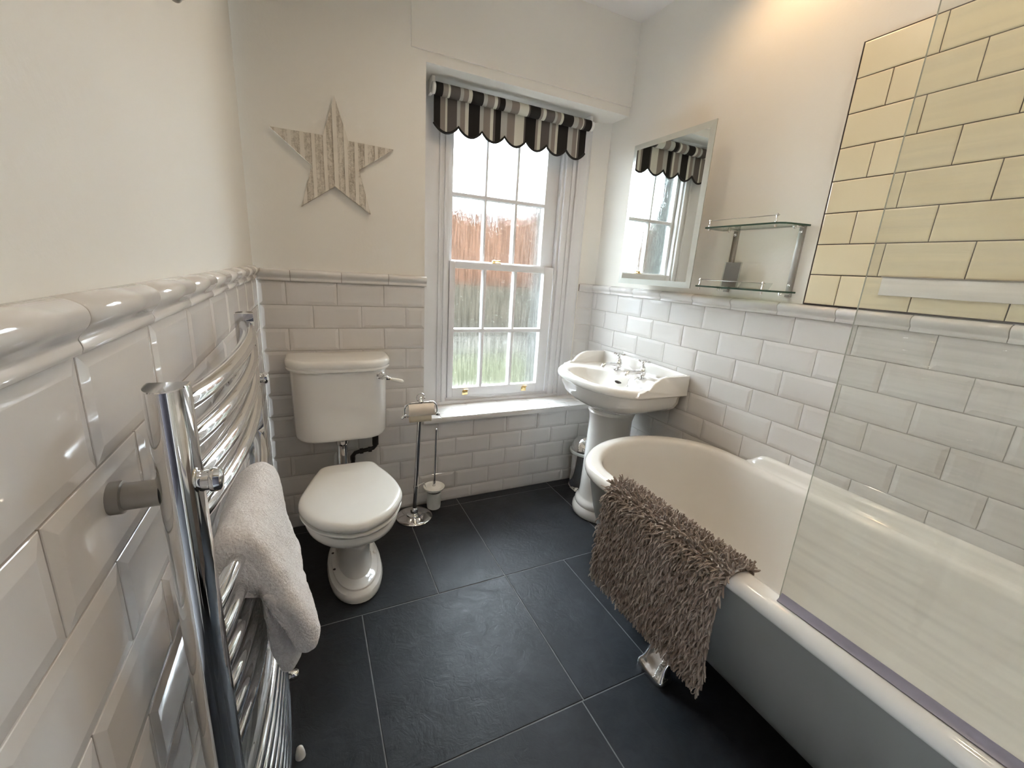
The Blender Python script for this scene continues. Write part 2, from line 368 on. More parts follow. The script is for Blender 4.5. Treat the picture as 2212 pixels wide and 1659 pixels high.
# back wall with window recess
XL = 0.707; SILL = 0.482; SOF = 2.138; OUT = 0.55
mb = MB()
mb.box(-0.12, XL, PAINT, OUT, 0, CZ, 0)                                   # left pier
mb.box(XL, W + 0.12, PAINT, OUT, SOF, CZ, 0)                              # head
mb.box(XL, W + 0.12, PAINT, OUT, 0, SILL, 0)                              # under sill
mb.box(1.585, W + 0.12, 0.30, OUT, SILL, SOF, 6)                          # right pier
mb.prism([(W + 0.006, 0.1484), (W + 0.12, 0.1484), (W + 0.12, 0.30), (1.70, 0.30), (1.727, 0.2)], 'xy', SILL, SOF, 0)   # splayed reveal
mb.box(XL, 0.86, 0.30, OUT, SILL, SOF, 6)
mb.prism([(0.6427, 2.178), (W + 0.02, 2.178), (W + 0.02, CZ), (0.6427, CZ)], 'xz', -0.001, PAINT, 0)   # boxed band above window
mb.box(0.0, XL, -GR, PAINT, 0, H0 + 0.01, 2); mb.box(XL, W, -GR, PAINT, 0, SILL, 2)
B = lambda k: (0.1055 + (0.5 * TL if k % 2 == 0 else 0)) if k <= 7 else (0.98987 + (0.5 * TL if k % 2 else 0))
for k, (za, zb) in enumerate(ROWS):
    courses(mb, (0, -GR, 0), (1, 0, 0), (0, 0, 1), (0, -1, 0), 0.0, XL if k < 7 else W, lambda _k, kk=k: B(kk + 1), [(za, zb)], 1)
# tiled splay of the reveal
P0 = Vector((W + 0.004, 0.1484, 0)); P1 = Vector((1.727, 0.2, 0)); U = (P1 - P0); L = U.length; U.normalize(); Nn = Vector((U.y, -U.x, 0))
if Nn.x > 0: Nn = -Nn
for za, zb in ROWS[:7]:
    tile(mb, P0 - Nn * 0.0, U, (0, 0, 1), Nn, 0.0, L - 0.004, za, min(zb, H0), 1)
structure('wall_back', mb, WM, ang=7)
# window board: tiled sill
mb = MB(); mb.box(XL - 0.004, W, -0.012, 0.215, SILL, 0.508, 2, 0.002)
for r, (ya, yb) in enumerate([(-0.012, 0.062), (0.062, 0.138), (0.138, 0.212)]):
    ph = 0.80 + (0.1 if r % 2 else 0); i = -1
    while ph + i * TL < W:
        a, b_ = max(XL, ph + i * TL), min(W, ph + (i + 1) * TL)
        if b_ - a > 0.01: tile(mb, (0, 0, 0.508), (1, 0, 0), (0, 1, 0), (0, 0, 1), a, b_, ya, yb, 1, bev=0.004, h1=0.003, h2=0.0038)
        i += 1
mb.box(XL - 0.003, W, -0.014, -0.006, SILL + 0.001, 0.507, 1, 0.002)
structure('trim_5', mb, WM)

# dado rail: moulded trim tiles, one mesh per wall
DP = [(-0.006, 0.0), (0.0055, 0.0), (0.0078, 0.0025), (0.0083, 0.006), (0.0072, 0.010), (0.0065, 0.0125), (0.0075, 0.0155), (0.0105, 0.0195),
      (0.0145, 0.0245), (0.0168, 0.0300), (0.0172, 0.0350), (0.0160, 0.0395), (0.0130, 0.0430), (0.0085, 0.0458), (0.0015, 0.0485), (-0.007, 0.0490)]
def dado(name, P, U, N, u0, u1, ph, up=0.0, ds=1.0):
    hs = 1.0; mb = MB(); P, U, N = map(Vector, (P, U, N)); P = P + Vector((0, 0, up)); cuts = [u0]; i = math.floor((u0 - ph) / TL)
    while ph + i * TL < u1:
        if ph + i * TL > u0 + 0.012: cuts.append(ph + i * TL)
        i += 1
    cuts.append(u1)
    prof = [(d * ds, h * hs) for d, h in catmull(DP, 3, closed=False)]
    for a, b_ in zip(cuts, cuts[1:]):
        if b_ - a < 0.006: continue
        def ring(u, s): return [tuple(P + U * u + N * (-0.006 + (d + 0.006) * s) + Vector((0, 0, H0 + 0.0245 + (h - 0.0245) * s))) for d, h in prof]
        mb.loft([ring(a + 0.0010, 0.965), ring(a + 0.0024, 1.0), ring(b_ - 0.0024, 1.0), ring(b_ - 0.0010, 0.965)], 0)
    q = [(0.0, 0.002), (0.0035, 0.003), (0.0035, 0.016), (0.0085, 0.024), (0.0120, 0.030), (0.0120, 0.038), (0.006, 0.044), (0.0, 0.045)]
    mb.loft([[tuple(P + U * u + N * d + Vector((0, 0, H0 + h))) for d, h in q] for u in (u0 + 0.001, u1 - 0.001)], 1)
    return structure(name, mb, [M['tile'], M['darkgrout']], ang=50)
dado('trim_1', (0, 0, 0), (0, 1, 0), (1, 0, 0), YB, -0.001, -1.604, 0.0100, 1.05)
dado('trim_2', (0, 0, 0), (1, 0, 0), (0, -1, 0), 0.001, XL + 0.008, 0.126)
dado('trim_3', (W, 0, 0), (0, 1, 0), (-1, 0, 0), YB, 0.150, -0.0285)
dado('trim_6', P0, U, Nn, 0.0, L - 0.004, 0.5)

# floor: slate slabs with pale joints
mb = MB(); mb.box(-0.12, W + 0.12, YB - 1.4, OUT, -0.1, -0.0015, 1)
G = 0.0018
yl = [0.006, -0.057, -0.682, -1.2855, -1.889, YB - 0.1]
xs = {0: [0, 0.9025, 1.503, W], 1: [0, 0.605, 0.9035, 1.503, W], 2: [0, 0.3070, 0.9045, 1.2045, W], 3: [0, 0.297, 0.898, 1.5, W], 4: [0, 0.605, 1.2, W]}
for r in range(5):
    for a, b_ in zip(xs[r], xs[r][1:]):
        x0, x1, y1, y0 = a + G, b_ - G, yl[r] - G, yl[r + 1] + G
        def Q(d, z): return [(x0 + d, y0 + d, z), (x1 - d, y0 + d, z), (x1 - d, y1 - d, z), (x0 + d, y1 - d, z)]
        mb.loft([Q(0, -0.01), Q(0, -0.0012), Q(0.0015, 0.0)], 0, cap0=False)
structure('floor', mb, [M['slate'], M['floorgrout']])
mb = MB(); mb.box(-0.12, W + 0.12, YB - 0.1, OUT, CZ, CZ + 0.1, 0)
structure('ceiling', mb, M['ceil'])
# wall behind the camera; doorway and near-black hall added for dark chrome reflections
mb = MB(); DX0, DX1, DH = 0.02, 0.80, 2.02
mb.box(DX1, W + 0.12, YB - 0.1, YB, 0, CZ, 0); mb.box(-0.12, DX1, YB - 0.1, YB, DH, CZ, 0); mb.box(-0.12, DX0, YB - 0.1, YB, 0, DH, 0)
structure('wall_front', mb, WM)
mb = MB(); mb.box(-0.4, 1.3, YB - 1.4, YB - 1.3, 0, 2.4, 0); mb.box(-0.5, -0.4, YB - 1.4, YB - 0.1, 0, 2.4, 0); mb.box(1.3, 1.4, YB - 1.4, YB - 0.1, 0, 2.4, 0); mb.box(-0.5, 1.4, YB - 1.4, YB - 0.1, 2.4, 2.5, 0)
structure('wall_added_hall', mb, M['dark'])
mb = MB()
for x0, x1, z0, z1 in ((DX1, DX1 + 0.07, 0, DH + 0.07), (DX0 - 0.03, DX1, DH, DH + 0.07)): mb.box(x0, x1, YB, YB + 0.015, z0, z1, 0, 0.003)
structure('trim_7', mb, M['joinery'])

# ------------------------------------------------------------------ sash window
win = Thing('window_1', None, None, (1.22, 0.2, 0.512), kind='structure')
FZ0 = 0.5115
mb = MB()
def stile_set(edges, z0, z1):
    for x0, x1, yf in edges: mb.box(x0, x1, yf, 0.299, z0, z1, 0, 0.0015)
stile_set([(0.709, 0.8265, 0.200), (0.8265, 0.840, 0.193), (0.840, 0.857, 0.204), (0.857, 0.879, 0.197), (0.879, 0.892, 0.214)], FZ0, SOF - 0.001)
stile_set([(1.554, 1.570, 0.214), (1.570, 1.597, 0.197), (1.597, 1.612, 0.204), (1.612, 1.628, 0.198), (1.628, 1.642, 0.206), (1.642, 1.658, 0.193), (1.658, 1.7265, 0.200)], FZ0, SOF - 0.001)
mb.box(0.8265, 1.658, 0.196, 0.299, 2.04, SOF - 0.001, 0, 0.0015)
mb.box(0.8265, 1.658, 0.196, 0.299, FZ0, 0.530, 0, 0.0015); mb.box(0.879, 1.570, 0.212, 0.299, 0.530, 0.549, 0, 0.0015)
win.part('frame', mb, M['joinery'], ang=30)
def sash(name, y0, y1, xa, xb, gx, za, zb, gz, mun_x, mun_z):
    mb = MB()
    mb.box(xa, gx[0], y0, y1, za, zb, 0, 0.002); mb.box(gx[1], xb, y0, y1, za, zb, 0, 0.002)
    mb.box(gx[0], gx[1], y0, y1, za, gz[0], 0, 0.002); mb.box(gx[0], gx[1], y0, y1, gz[1], zb, 0, 0.002)
    yg = y0 + 0.022
    for a, b_ in mun_x:
        c = (a + b_) / 2
        mb.prism([(a + 0.002, y0 + 0.001), (b_ - 0.002, y0 + 0.001), (b_, y0 + 0.006), (b_ + 0.001, yg), (b_, y1), (a, y1), (a - 0.001, yg), (a, y0 + 0.006)], 'xy', gz[0], gz[1], 0)
    for a, b_ in mun_z:
        mb.prism([(y0 + 0.0005, a + 0.002), (y0 + 0.0005, b_ - 0.002), (y0 + 0.006, b_), (y1, b_ + 0.001), (y1, a - 0.001), (y0 + 0.006, a)], 'yz', gx[0], gx[1], 0)
    o = win.part(name, mb, M['joinery'], ang=30)
    mb = MB(); mb.box(gx[0] - 0.004, gx[1] + 0.004, yg + 0.003, yg + 0.007, gz[0] - 0.004, gz[1] + 0.004)
    win.part('pane', mb, M['rain'], parent=o)
    return o
ls = sash('lower_sash', 0.207, 0.244, 0.894, 1.545, (0.926, 1.482), 0.550, 1.325, (0.607, 1.288), [(1.093, 1.111), (1.284, 1.303)], [(0.934, 0.956)])
us = sash('upper_sash', 0.2445, 0.282, 0.8925, 1.5535, (0.914, 1.470), 1.295, 2.055, (1.332, 2.005), [(1.096, 1.110), (1.280, 1.297)], [(1.658, 1.678)])
mb = MB(); mb.box(1.145, 1.200, 0.213, 0.236, 1.325, 1.331, 0, 0.002); mb.lathe([(0.009, 0), (0.010, 0.006), (0.006, 0.012), (0.002, 0.014)], (1.158, 0.224, 1.331), 'z', 16)
mb.tube([(1.158, 0.224, 1.338), (1.175, 0.216, 1.340), (1.192, 0.212, 1.339)], [0.004, 0.004, 0.006], 10)
win.part('sash_fastener', mb, M['brass'], label='brass sash fastener')
for cx in (1.004, 1.396):
    mb = MB(); mb.box(cx - 0.017, cx + 0.017, 0.2035, 0.207, 0.561, 0.588, 0, 0.0015)
    mb.prism([(0.2035, 0.583), (0.190, 0.592), (0.184, 0.600), (0.187, 0.601), (0.196, 0.596), (0.2065, 0.589)], 'yz', cx - 0.012, cx + 0.012)
    for s_ in (-1, 1): mb.lathe([(0.0025, 0), (0.0025, 0.001)], (cx + s_ * 0.011, 0.2034, 0.568), (0, -1, 0), 10)
    win.part('sash_lift', mb, M['brass'], label='brass sash lift')

# ------------------------------------------------------------------ roller blind
bl = Thing('roller_blind', 'striped grey, black and cream roller blind with scalloped black edge at the sash window', 'blind', (1.21, 0.14, 2.138))
def make_stripes():
    m, t, b = nt('striped_blind_fabric')
    xs_ = [0.7779, 0.8085, 0.8327, 0.8441, 0.8918, 0.9074, 0.9334, 0.9509, 1.0098, 1.0286, 1.0659, 1.0827, 1.0945, 1.1242, 1.1587, 1.2024, 1.2541, 1.2631, 1.3224, 1.3363, 1.355, 1.4069, 1.4213, 1.4454, 1.4599, 1.5239, 1.554, 1.5813, 1.5895, 1.5997, 1.641]
    K = (0.022, 0.020, 0.019); TA = (0.28, 0.245, 0.215); CR = (0.66, 0.64, 0.56); DG = (0.115, 0.10, 0.092); LG = (0.46, 0.45, 0.42)
    cs = [K, TA, CR, DG, LG, TA, CR, K, LG, TA, CR, DG, K, LG, TA, CR, DG, K, TA, CR, DG, LG, TA, CR, K, LG, TA, CR, DG, K]
    tc = t.nodes.new('ShaderNodeTexCoord'); sp = t.nodes.new('ShaderNodeSeparateXYZ'); t.links.new(tc.outputs['Object'], sp.inputs[0])
    def part_ramp(lo, hi):
        mr = t.nodes.new('ShaderNodeMapRange'); mr.inputs['From Min'].default_value = lo[0] - 1.21; mr.inputs['From Max'].default_value = hi - 1.21
        t.links.new(sp.outputs[0], mr.inputs['Value'])
        r = ramp(t, [((x - lo[0]) / (hi - lo[0]), c) for x, c in zip(lo, lo_c)], 'CONSTANT'); t.links.new(mr.outputs[0], r.inputs[0]); return r
    lo_c = cs[:15]; r1 = part_ramp(xs_[:15], xs_[15]); lo_c = cs[15:]; r2 = part_ramp(xs_[15:30], xs_[30])
    g = t.nodes.new('ShaderNodeMath'); g.operation = 'GREATER_THAN'; g.inputs[1].default_value = xs_[15] - 1.21; t.links.new(sp.outputs[0], g.inputs[0])
    mx = t.nodes.new('ShaderNodeMix'); mx.data_type = 'RGBA'; t.links.new(g.outputs[0], mx.inputs[0]); t.links.new(r1.outputs[0], mx.inputs[6]); t.links.new(r2.outputs[0], mx.inputs[7])
    t.links.new(mx.outputs[2], b.inputs['Base Color']); b.inputs['Roughness'].default_value = 0.8; b.inputs['Specular IOR Level'].default_value = 0.2
    tr = t.nodes.new('ShaderNodeBsdfTranslucent'); t.links.new(mx.outputs[2], tr.inputs[0]); ms = t.nodes.new('ShaderNodeMixShader'); ms.inputs[0].default_value = 0.10
    out = t.nodes['Material Output']; t.links.new(b.outputs[0], ms.inputs[1]); t.links.new(tr.outputs[0], ms.inputs[2]); t.links.new(ms.outputs[0], out.inputs[0])
    n = noise(t, 300, 2, 0.5, tc.outputs['Object']); bump(t, b, n.outputs['Fac'], 0.2, 0.0005)
    return m
M['stripes'] = make_stripes()
BX0, BX1, BY = 0.778, 1.642, 0.142
mb = MB(); RZ = 2.086; RY = 0.116
mb.lathe([(0.027, 0), (0.027, BX1 - BX0)], (BX0, RY, RZ), 'x', 32)
bl.part('fabric_roll', mb, M['stripes'])
mb = MB(); ns = 7; cols = ns * 16; top = RZ - 0.006
def scz(u):
    f = (u * ns) % 1.0 if u < 1 else 1.0
    return 1.953 - 0.036 * math.sin(PI * f) ** 0.75 if 0 < f < 1 else 1.953
front = []
for i in range(cols + 1):
    u = i / cols; x = BX0 + (BX1 - BX0) * u; zb = 1.953 - 0.037 * (abs(math.sin(PI * u * ns)) ** 0.8)
    front.append([(x, BY - 0.0015 + 0.003 * math.sin(k * 0.9) * (k / 6) * 0.6, top + (zb - top) * k / 6) for k in range(7)])
back = [[(x, y + 0.0012, z) for x, y, z in c] for c in front]
for g in (front, back): mb.loft(g, 0, False, False, closed=False)
mb.loft([[c[-1] for c in front], [c[-1] for c in back]], 0, False, False, closed=False)
cl = bl.part('cloth', mb, M['stripes'])
mb = MB(); mb.tube([(c[-1][0], c[-1][1] + 0.0006, c[-1][2]) for c in front], 0.0058, 8); bl.part('scalloped_piping', mb, M['piping'], parent=cl, label='black scalloped piping')
for x0, x1 in ((BX0 - 0.016, BX0 - 0.001), (BX1 + 0.001, BX1 + 0.020)):
    mb = MB(); mb.lathe([(0.021, 0), (0.0245, 0.002), (0.0245, x1 - x0 - 0.002), (0.021, x1 - x0)], (x0, RY, RZ), 'x', 28)
    mb.box(x0, x1, RY, 0.192, RZ - 0.012, SOF - 0.001, 0, 0.002); bl.part('bracket', mb, M['porcelain'])
mb = MB()
zz = RZ - 0.02
while zz > 0.80:
    mb.sphere((BX1 + 0.024, RY + 0.02, zz), 0.0022, 6)
    zz -= 0.006
bl.part('bead_chain', mb, M['porcelain'])

# ------------------------------------------------------------------ wooden star
def make_star():
    m, t, b = nt('whitewashed_wood')
    v = coords(t, (1, 1, 1)); n = noise(t, 90, 5, 0.7, v, 1.2); v2 = coords(t, (60, 1, 8)); n2 = noise(t, 1.0, 4, 0.7, v2, 0.5)
    a = t.nodes.new('ShaderNodeMath'); a.operation = 'MULTIPLY'; t.links.new(n.outputs['Fac'], a.inputs[0]); t.links.new(n2.outputs['Fac'], a.inputs[1])
    r = ramp(t, [(0.15, (0.36, 0.315, 0.255)), (0.24, (0.53, 0.48, 0.405)), (0.33, (0.68, 0.63, 0.55))]); t.links.new(a.outputs[0], r.inputs[0]); t.links.new(r.outputs[0], b.inputs['Base Color'])
    b.inputs['Roughness'].default_value = 0.85; bump(t, b, a.outputs[0], 0.5, 0.002); return m
M['starwood'] = make_star(); M['starstrip'] = simple('pale_painted_strip', (0.71, 0.66, 0.58), 0.8, var=0.03, vscale=20)
SP = [(0.330, 1.929), (0.378, 1.772), (0.562, 1.769), (0.418, 1.667), (0.461, 1.496), (0.319, 1.590), (0.187, 1.498), (0.235, 1.658), (0.092, 1.775), (0.282, 1.777)]
strips = [(0.1085, 0.1217), (0.152, 0.1649), (0.1957, 0.211), (0.2373, 0.2507), (0.2806, 0.2939), (0.3189, 0.335), (0.3602, 0.374), (0.4009, 0.4149), (0.4406, 0.4549), (0.4824, 0.4963), (0.5243, 0.5348)]
bm = bmesh.new(); f = bm.faces.new([bm.verts.new((x, -0.012, z)) for x, z in SP])
cuts = [e for s_ in strips for e in s_]
for c in cuts: bmesh.ops.bisect_plane(bm, geom=bm.verts[:] + bm.edges[:] + bm.faces[:], plane_co=(c, 0, 0), plane_no=(1, 0, 0))
mb = MB()
bm.faces.ensure_lookup_table()
for f in bm.faces:
    vs = [v.co.copy() for v in f.verts]; cx = f.calc_center_median().x; narrow = any(a < cx < b_ for a, b_ in strips)
    yf = -0.0145 if narrow else -0.011
    mb.loft([[(v.x, yf, v.z) for v in vs], [(v.x, 0.0055, v.z) for v in vs]], 1 if narrow else 0)
bm.free()
single('wooden_star', mb, [M['starwood'], M['starstrip']], 'whitewashed slatted wooden star hanging on the wall above the cistern', 'wall decoration', (0.32, 0.006, 1.70), ang=20)

# ------------------------------------------------------------------ cistern
ci = Thing('toilet_cistern', 'white ceramic low-level cistern with moulded lid fixed to the wall above the pan', 'cistern', (0.30, 0.0, 0.51))
half = [(0.0, -0.202), (0.09, -0.201), (0.125, -0.197), (0.155, -0.182), (0.178, -0.155), (0.194, -0.125), (0.2005, -0.10), (0.2015, -0.05), (0.2015, -0.008)]
def sym(h, cx): return [(cx + x, y) for x, y in h] + [(cx - x, y) for x, y in reversed(h) if x > 0]
body = sym(half, 0.301)
def ringz(poly, z): return [(x, y, z) for x, y in poly]
def scl(poly, sx, sy, c): return [(c[0] + (x - c[0]) * sx, c[1] + (y - c[1]) * sy) for x, y in poly]
C0 = (0.301, -0.008)
mb = MB()
mb.loft([ringz(scl(body, a, b_, C0), z) for a, b_, z in [(0.93, 0.88, 0.510), (0.955, 0.915, 0.511), (0.968, 0.935, 0.516), (0.975, 0.945, 0.526), (0.98, 0.955, 0.56), (1.0, 0.995, 0.80), (1.0, 1.0, 0.832)]], 0)
cb_ = ci.part('tank', mb, M['china'])
mb = MB(); lid = sym([(x * 1.075 + (0.0 if x < 0.1 else 0.002), -0.006 + (y + 0.006) * 1.07) for x, y in half], 0.301)
mb.loft([ringz(scl(lid, s1, s1, C0), z) for s1, z in [(0.955, 0.829), (0.985, 0.832), (0.995, 0.838), (0.985, 0.8445), (0.99, 0.847), (1.0, 0.853), (1.0, 0.865), (0.985, 0.8735), (0.955, 0.878), (0.90, 0.880), (0.5, 0.8815)]], 0)
ci.part('cistern_lid', mb, M['china'])
mb = MB(); D = Vector((0, -1, 0)); mb.lathe([(0.018, 0), (0.018, 0.004), (0.013, 0.008), (0.014, 0.016), (0.017, 0.022), (0.013, 0.028), (0.009, 0.036)], (0.462, -0.178, 0.806), (0.35, -0.94, 0), 20)
mb.tube([(0.473, -0.208, 0.806), (0.486, -0.214, 0.800), (0.503, -0.216, 0.795)], [0.009, 0.011, 0.005], 14)
lv = ci.part('flush_lever', mb, M['chrome'], label='chrome flush lever')
mb = MB(); mb.tube([(0.503, -0.216, 0.7955), (0.510, -0.217, 0.793), (0.535, -0.219, 0.786), (0.552, -0.220, 0.782), (0.559, -0.220, 0.780)], [0.005, 0.0075, 0.0095, 0.009, 0.003], 16)
ci.part('handle', mb, M['porcelain'], parent=lv, label='white porcelain lever handle')
mb = MB(); mb.lathe([(0.024, 0), (0.024, -0.026), (0.031, -0.028), (0.031, -0.056), (0.026, -0.064), (0.022, -0.068), (0.022, -0.16)], (0.300, -0.075, 0.514), 'z', 24)
ci.part('flush_pipe', mb, M['chrome'], label='chrome flush pipe')
mb = MB(); px_, py_ = 0.452, -0.055
mb.tube([(px_, py_, 0.516), (px_, py_, 0.44), (px_, py_, 0.415), (px_ - 0.012, py_, 0.402), (px_ - 0.03, py_, 0.398), (0.375, py_, 0.392), (0.357, py_, 0.388), (0.345, py_, 0.374), (0.344, py_, 0.33), (0.344, py_, 0.12)], 0.0100, 14)
for c, ax in (((px_, py_, 0.46), 'z'), ((px_, py_, 0.432), 'z')): mb.lathe([(0.0150, -0.012), (0.0150, 0.012)], c, ax, 16)
for c in ((0.425, py_, 0.397), (0.385, py_, 0.393)): mb.lathe([(0.0135, -0.008), (0.0135, 0.008)], c, 'x', 16)
mb.lathe([(0.012, -0.01), (0.012, 0.01)], (0.344, py_, 0.362), 'z', 16)
ci.part('supply_pipe', mb, M['black'], label='black plastic supply pipe')

# ------------------------------------------------------------------ toilet pan
to = Thing('toilet', 'white pedestal toilet with closed lid standing on the slate floor below the cistern', 'toilet', (0.303, -0.42, 0))
def egg(cx, hx, yf, yb, z, n=48, p=2.2):
    yc = yb + (yf - yb) * 0.52; out = []
    for k in range(n):
        a = 2 * PI * k / n; c, s_ = math.cos(a), math.sin(a)
        x = cx + hx * math.copysign(abs(c) ** (2 / p), c)
        y = yc + (math.copysign(abs(s_) ** (2 / p), s_)) * ((yb - yc) if s_ > 0 else (yc - yf))
        out.append((x, y, z))
    return out
mb = MB()
R_ = [(0.308, 0.104, -0.622, -0.17, 0.0), (0.308, 0.109, -0.628, -0.165, 0.006), (0.308, 0.110, -0.629, -0.165, 0.022), (0.308, 0.105, -0.622, -0.17, 0.036), (0.308, 0.093, -0.606, -0.18, 0.043),
      (0.308, 0.091, -0.603, -0.18, 0.046), (0.308, 0.091, -0.602, -0.18, 0.050), (0.308, 0.087, -0.596, -0.182, 0.054), (0.308, 0.078, -0.575, -0.185, 0.056), (0.308, 0.071, -0.556, -0.19, 0.062), (0.308, 0.0665, -0.546, -0.19, 0.085),
      (0.308, 0.066, -0.540, -0.19, 0.13), (0.308, 0.070, -0.545, -0.18, 0.165), (0.307, 0.080, -0.560, -0.17, 0.20), (0.305, 0.100, -0.590, -0.16, 0.235), (0.303, 0.125, -0.635, -0.16, 0.268),
      (0.302, 0.148, -0.680, -0.16, 0.297), (0.301, 0.160, -0.703, -0.16, 0.316), (0.300, 0.163, -0.708, -0.16, 0.319), (0.300, 0.168, -0.715, -0.16, 0.322), (0.300, 0.174, -0.729, -0.16, 0.335), (0.300, 0.177, -0.734, -0.16, 0.352), (0.300, 0.172, -0.728, -0.165, 0.366), (0.300, 0.15, -0.70, -0.18, 0.371)]
mb.loft([egg(*r) for r in R_], 0)
for sx, yy in ((-1, -0.36), (-1, -0.47)): pass
to.part('pan', mb, M['china'])
for yy in (-0.345, -0.455):
    mb = MB(); mb.lathe([(0.0055, 0), (0.0055, 0.0012)], (0.308 - 0.0835, yy, 0.0548), 'z', 12); to.part('bolt_hole', mb, M['hole'])
mb = MB(); mb.lathe([(0.009, 0), (0.009, 0.004), (0.006, 0.009), (0.001, 0.010)], (0.308 + 0.085, -0.40, 0.054), 'z', 14); to.part('bolt_cap', mb, M['porcelain'])
LO = [(0.208, -0.245), (0.300, -0.238), (0.406, -0.245), (0.437, -0.315), (0.467, -0.403), (0.484, -0.50), (0.479, -0.585), (0.424, -0.693), (0.343, -0.749), (0.300, -0.755), (0.262, -0.749), (0.179, -0.695), (0.125, -0.60), (0.114, -0.508), (0.144, -0.394), (0.176, -0.300)]
LP = catmull([(x, -0.245 + (y + 0.245) * 0.976) for x, y in LO], 5)
def lid_ring(d, z, dy=0): return [(x, y, z) for x, y in scl(LP, 1 - d / 0.18, 1 - d / 0.25, (0.301, -0.50))]
mb = MB(); mb.loft([lid_ring(0.012, 0.374), lid_ring(0.006, 0.375), lid_ring(0.002, 0.380), lid_ring(0.003, 0.3855), lid_ring(0.020, 0.388)], 0); to.part('seat', mb, M['seat'])
mb = MB(); mb.loft([lid_ring(0.022, 0.3935), lid_ring(0.004, 0.3955), lid_ring(0.0, 0.403), lid_ring(0.0, 0.412), lid_ring(0.003, 0.420), lid_ring(0.008, 0.4255), lid_ring(0.014, 0.4282), lid_ring(0.022, 0.4295), lid_ring(0.05, 0.4305), lid_ring(0.11, 0.431)], 0); to.part('seat_lid', mb, M['seat'])
for x in (0.235, 0.375):
    mb = MB(); mb.lathe([(0.010, -0.02), (0.010, 0.02)], (x, -0.232, 0.395), 'x', 14); mb.lathe([(0.008, 0), (0.008, 0.03)], (x, -0.225, 0.366), 'z', 12); to.part('hinge', mb, M['chrome'], label='chrome seat hinge')

# ------------------------------------------------------------------ roll holder and brush stand
st = Thing('toilet_roll_stand', 'chrome freestanding toilet roll holder with round base beside the toilet', 'toilet roll stand', (0.634, -0.105, 0))
mb = MB(); mb.lathe([(0.090, 0), (0.093, 0.003), (0.093, 0.008), (0.088, 0.012), (0.070, 0.015), (0.050, 0.018), (0.042, 0.020), (0.040, 0.026), (0.030, 0.029), (0.021, 0.033), (0.019, 0.050), (0.016, 0.056), (0.012, 0.060)], (0.634, -0.105, 0), 'z', 48)
st.part('base', mb, M['chrome'])
A = Vector((0.635, -0.107, 0.05)); Bp = Vector((0.661, -0.115, 0.65)); axis = (Bp - A).normalized()
mb = MB(); mb.tube([A, A + (Bp - A) * 0.5, Bp], 0.0108, 20); st.part('pole', mb, M['chrome'])
Z = 0.642; cx = 0.662; hy = -0.120
mb = MB(); mb.tube([(cx, hy, Z), (cx + 0.045, hy, Z), (cx + 0.062, hy, Z - 0.003), (cx + 0.075, hy, Z - 0.013), (cx + 0.080, hy, Z - 0.03), (cx + 0.080, hy, 0.580)], 0.0058, 12)
mb.tube([(cx, hy, Z), (cx - 0.045, hy, Z), (cx - 0.062, hy, Z - 0.003), (cx - 0.075, hy, Z - 0.013), (cx - 0.080, hy, Z - 0.03), (cx - 0.080, hy, 0.580)], 0.0058, 12)
for s_ in (-1, 1): mb.sphere((cx + s_ * 0.080, hy, 0.578), 0.0105, 14); mb.sphere((cx + s_ * 0.09, hy, 0.572), 0.0075, 12)
mb.tube([(cx - 0.082, hy, 0.576), (cx + 0.082, hy, 0.576)], 0.005, 10)
mb.lathe([(0.012, -0.006), (0.014, 0.0), (0.010, 0.008), (0.006, 0.012), (0.007, 0.016), (0.004, 0.021), (0.0005, 0.023)], (cx, hy, Z + 0.006), 'z', 20)
st.part('holder_frame', mb, M['chrome'])
mb = MB(); n = 20; mb.tube([(cx + 0.021 * math.cos(2 * PI * k / n), hy + 0.004, Z + 0.024 + 0.021 * math.sin(2 * PI * k / n)) for k in range(n + 1)], 0.0026, 8); st.part('carry_ring', mb, M['chrome'])
mb = MB()
pl = [(hy - 0.037, 0.586), (hy - 0.034, 0.596), (hy - 0.022, 0.618), (hy - 0.009, 0.638)]
mb.loft([[(x, y, z) for y, z in pl] + [(x, y + 0.0015, z + 0.0008) for y, z in reversed(pl)] for x in (cx - 0.062, cx + 0.062)], 0); st.part('cover_flap', mb, M['satin'])
mb = MB(); p_ = A + (Bp - A) * 0.22; mb.lathe([(0.0135, -0.006), (0.0135, 0.006)], tuple(p_), 'z', 16)
mb.tube([p_, p_ + Vector((0.022, 0.006, 0.002)), p_ + Vector((0.045, 0.010, 0.012)), (0.7, -0.098, 0.150)], 0.003, 8)
n = 28; mb.tube([(0.742 + 0.040 * math.cos(2 * PI * k / n), -0.092 + 0.040 * math.sin(2 * PI * k / n), 0.137) for k in range(n + 1)], 0.0028, 8)
mb.tube([(0.70, -0.096, 0.150), (0.7022, -0.093, 0.137)], 0.003, 8)
st.part('brush_bracket', mb, M['chrome'])
mb = MB(); mb.lathe([(0.0235, -0.052), (0.0235, 0.052)], (cx - 0.003, hy, 0.566), 'x', 28); tr = single('toilet_roll', mb, M['paper'], 'nearly used cream toilet roll hanging under the chrome flap of the roll stand', 'toilet roll', (cx, hy, 0.566))
br = Thing('toilet_brush', 'white toilet brush with black and chrome handle in a frosted cup on the roll stand', 'toilet brush', (0.742, -0.092, 0.03))
mb = MB(); mb.lathe([(0.030, 0.030), (0.035, 0.034), (0.037, 0.05), (0.038, 0.128), (0.036, 0.128), (0.034, 0.05), (0.03, 0.038)], (0.742, -0.092, 0), 'z', 32, cap1=True); br.part('cup', mb, M['frost'])
mb = MB(); mb.lathe([(0.036, 0.140), (0.050, 0.143), (0.056, 0.152), (0.057, 0.158), (0.054, 0.160), (0.047, 0.156), (0.035, 0.158), (0.012, 0.161)], (0.742, -0.092, 0), 'z', 36); br.part('lid', mb, M['porcelain'])
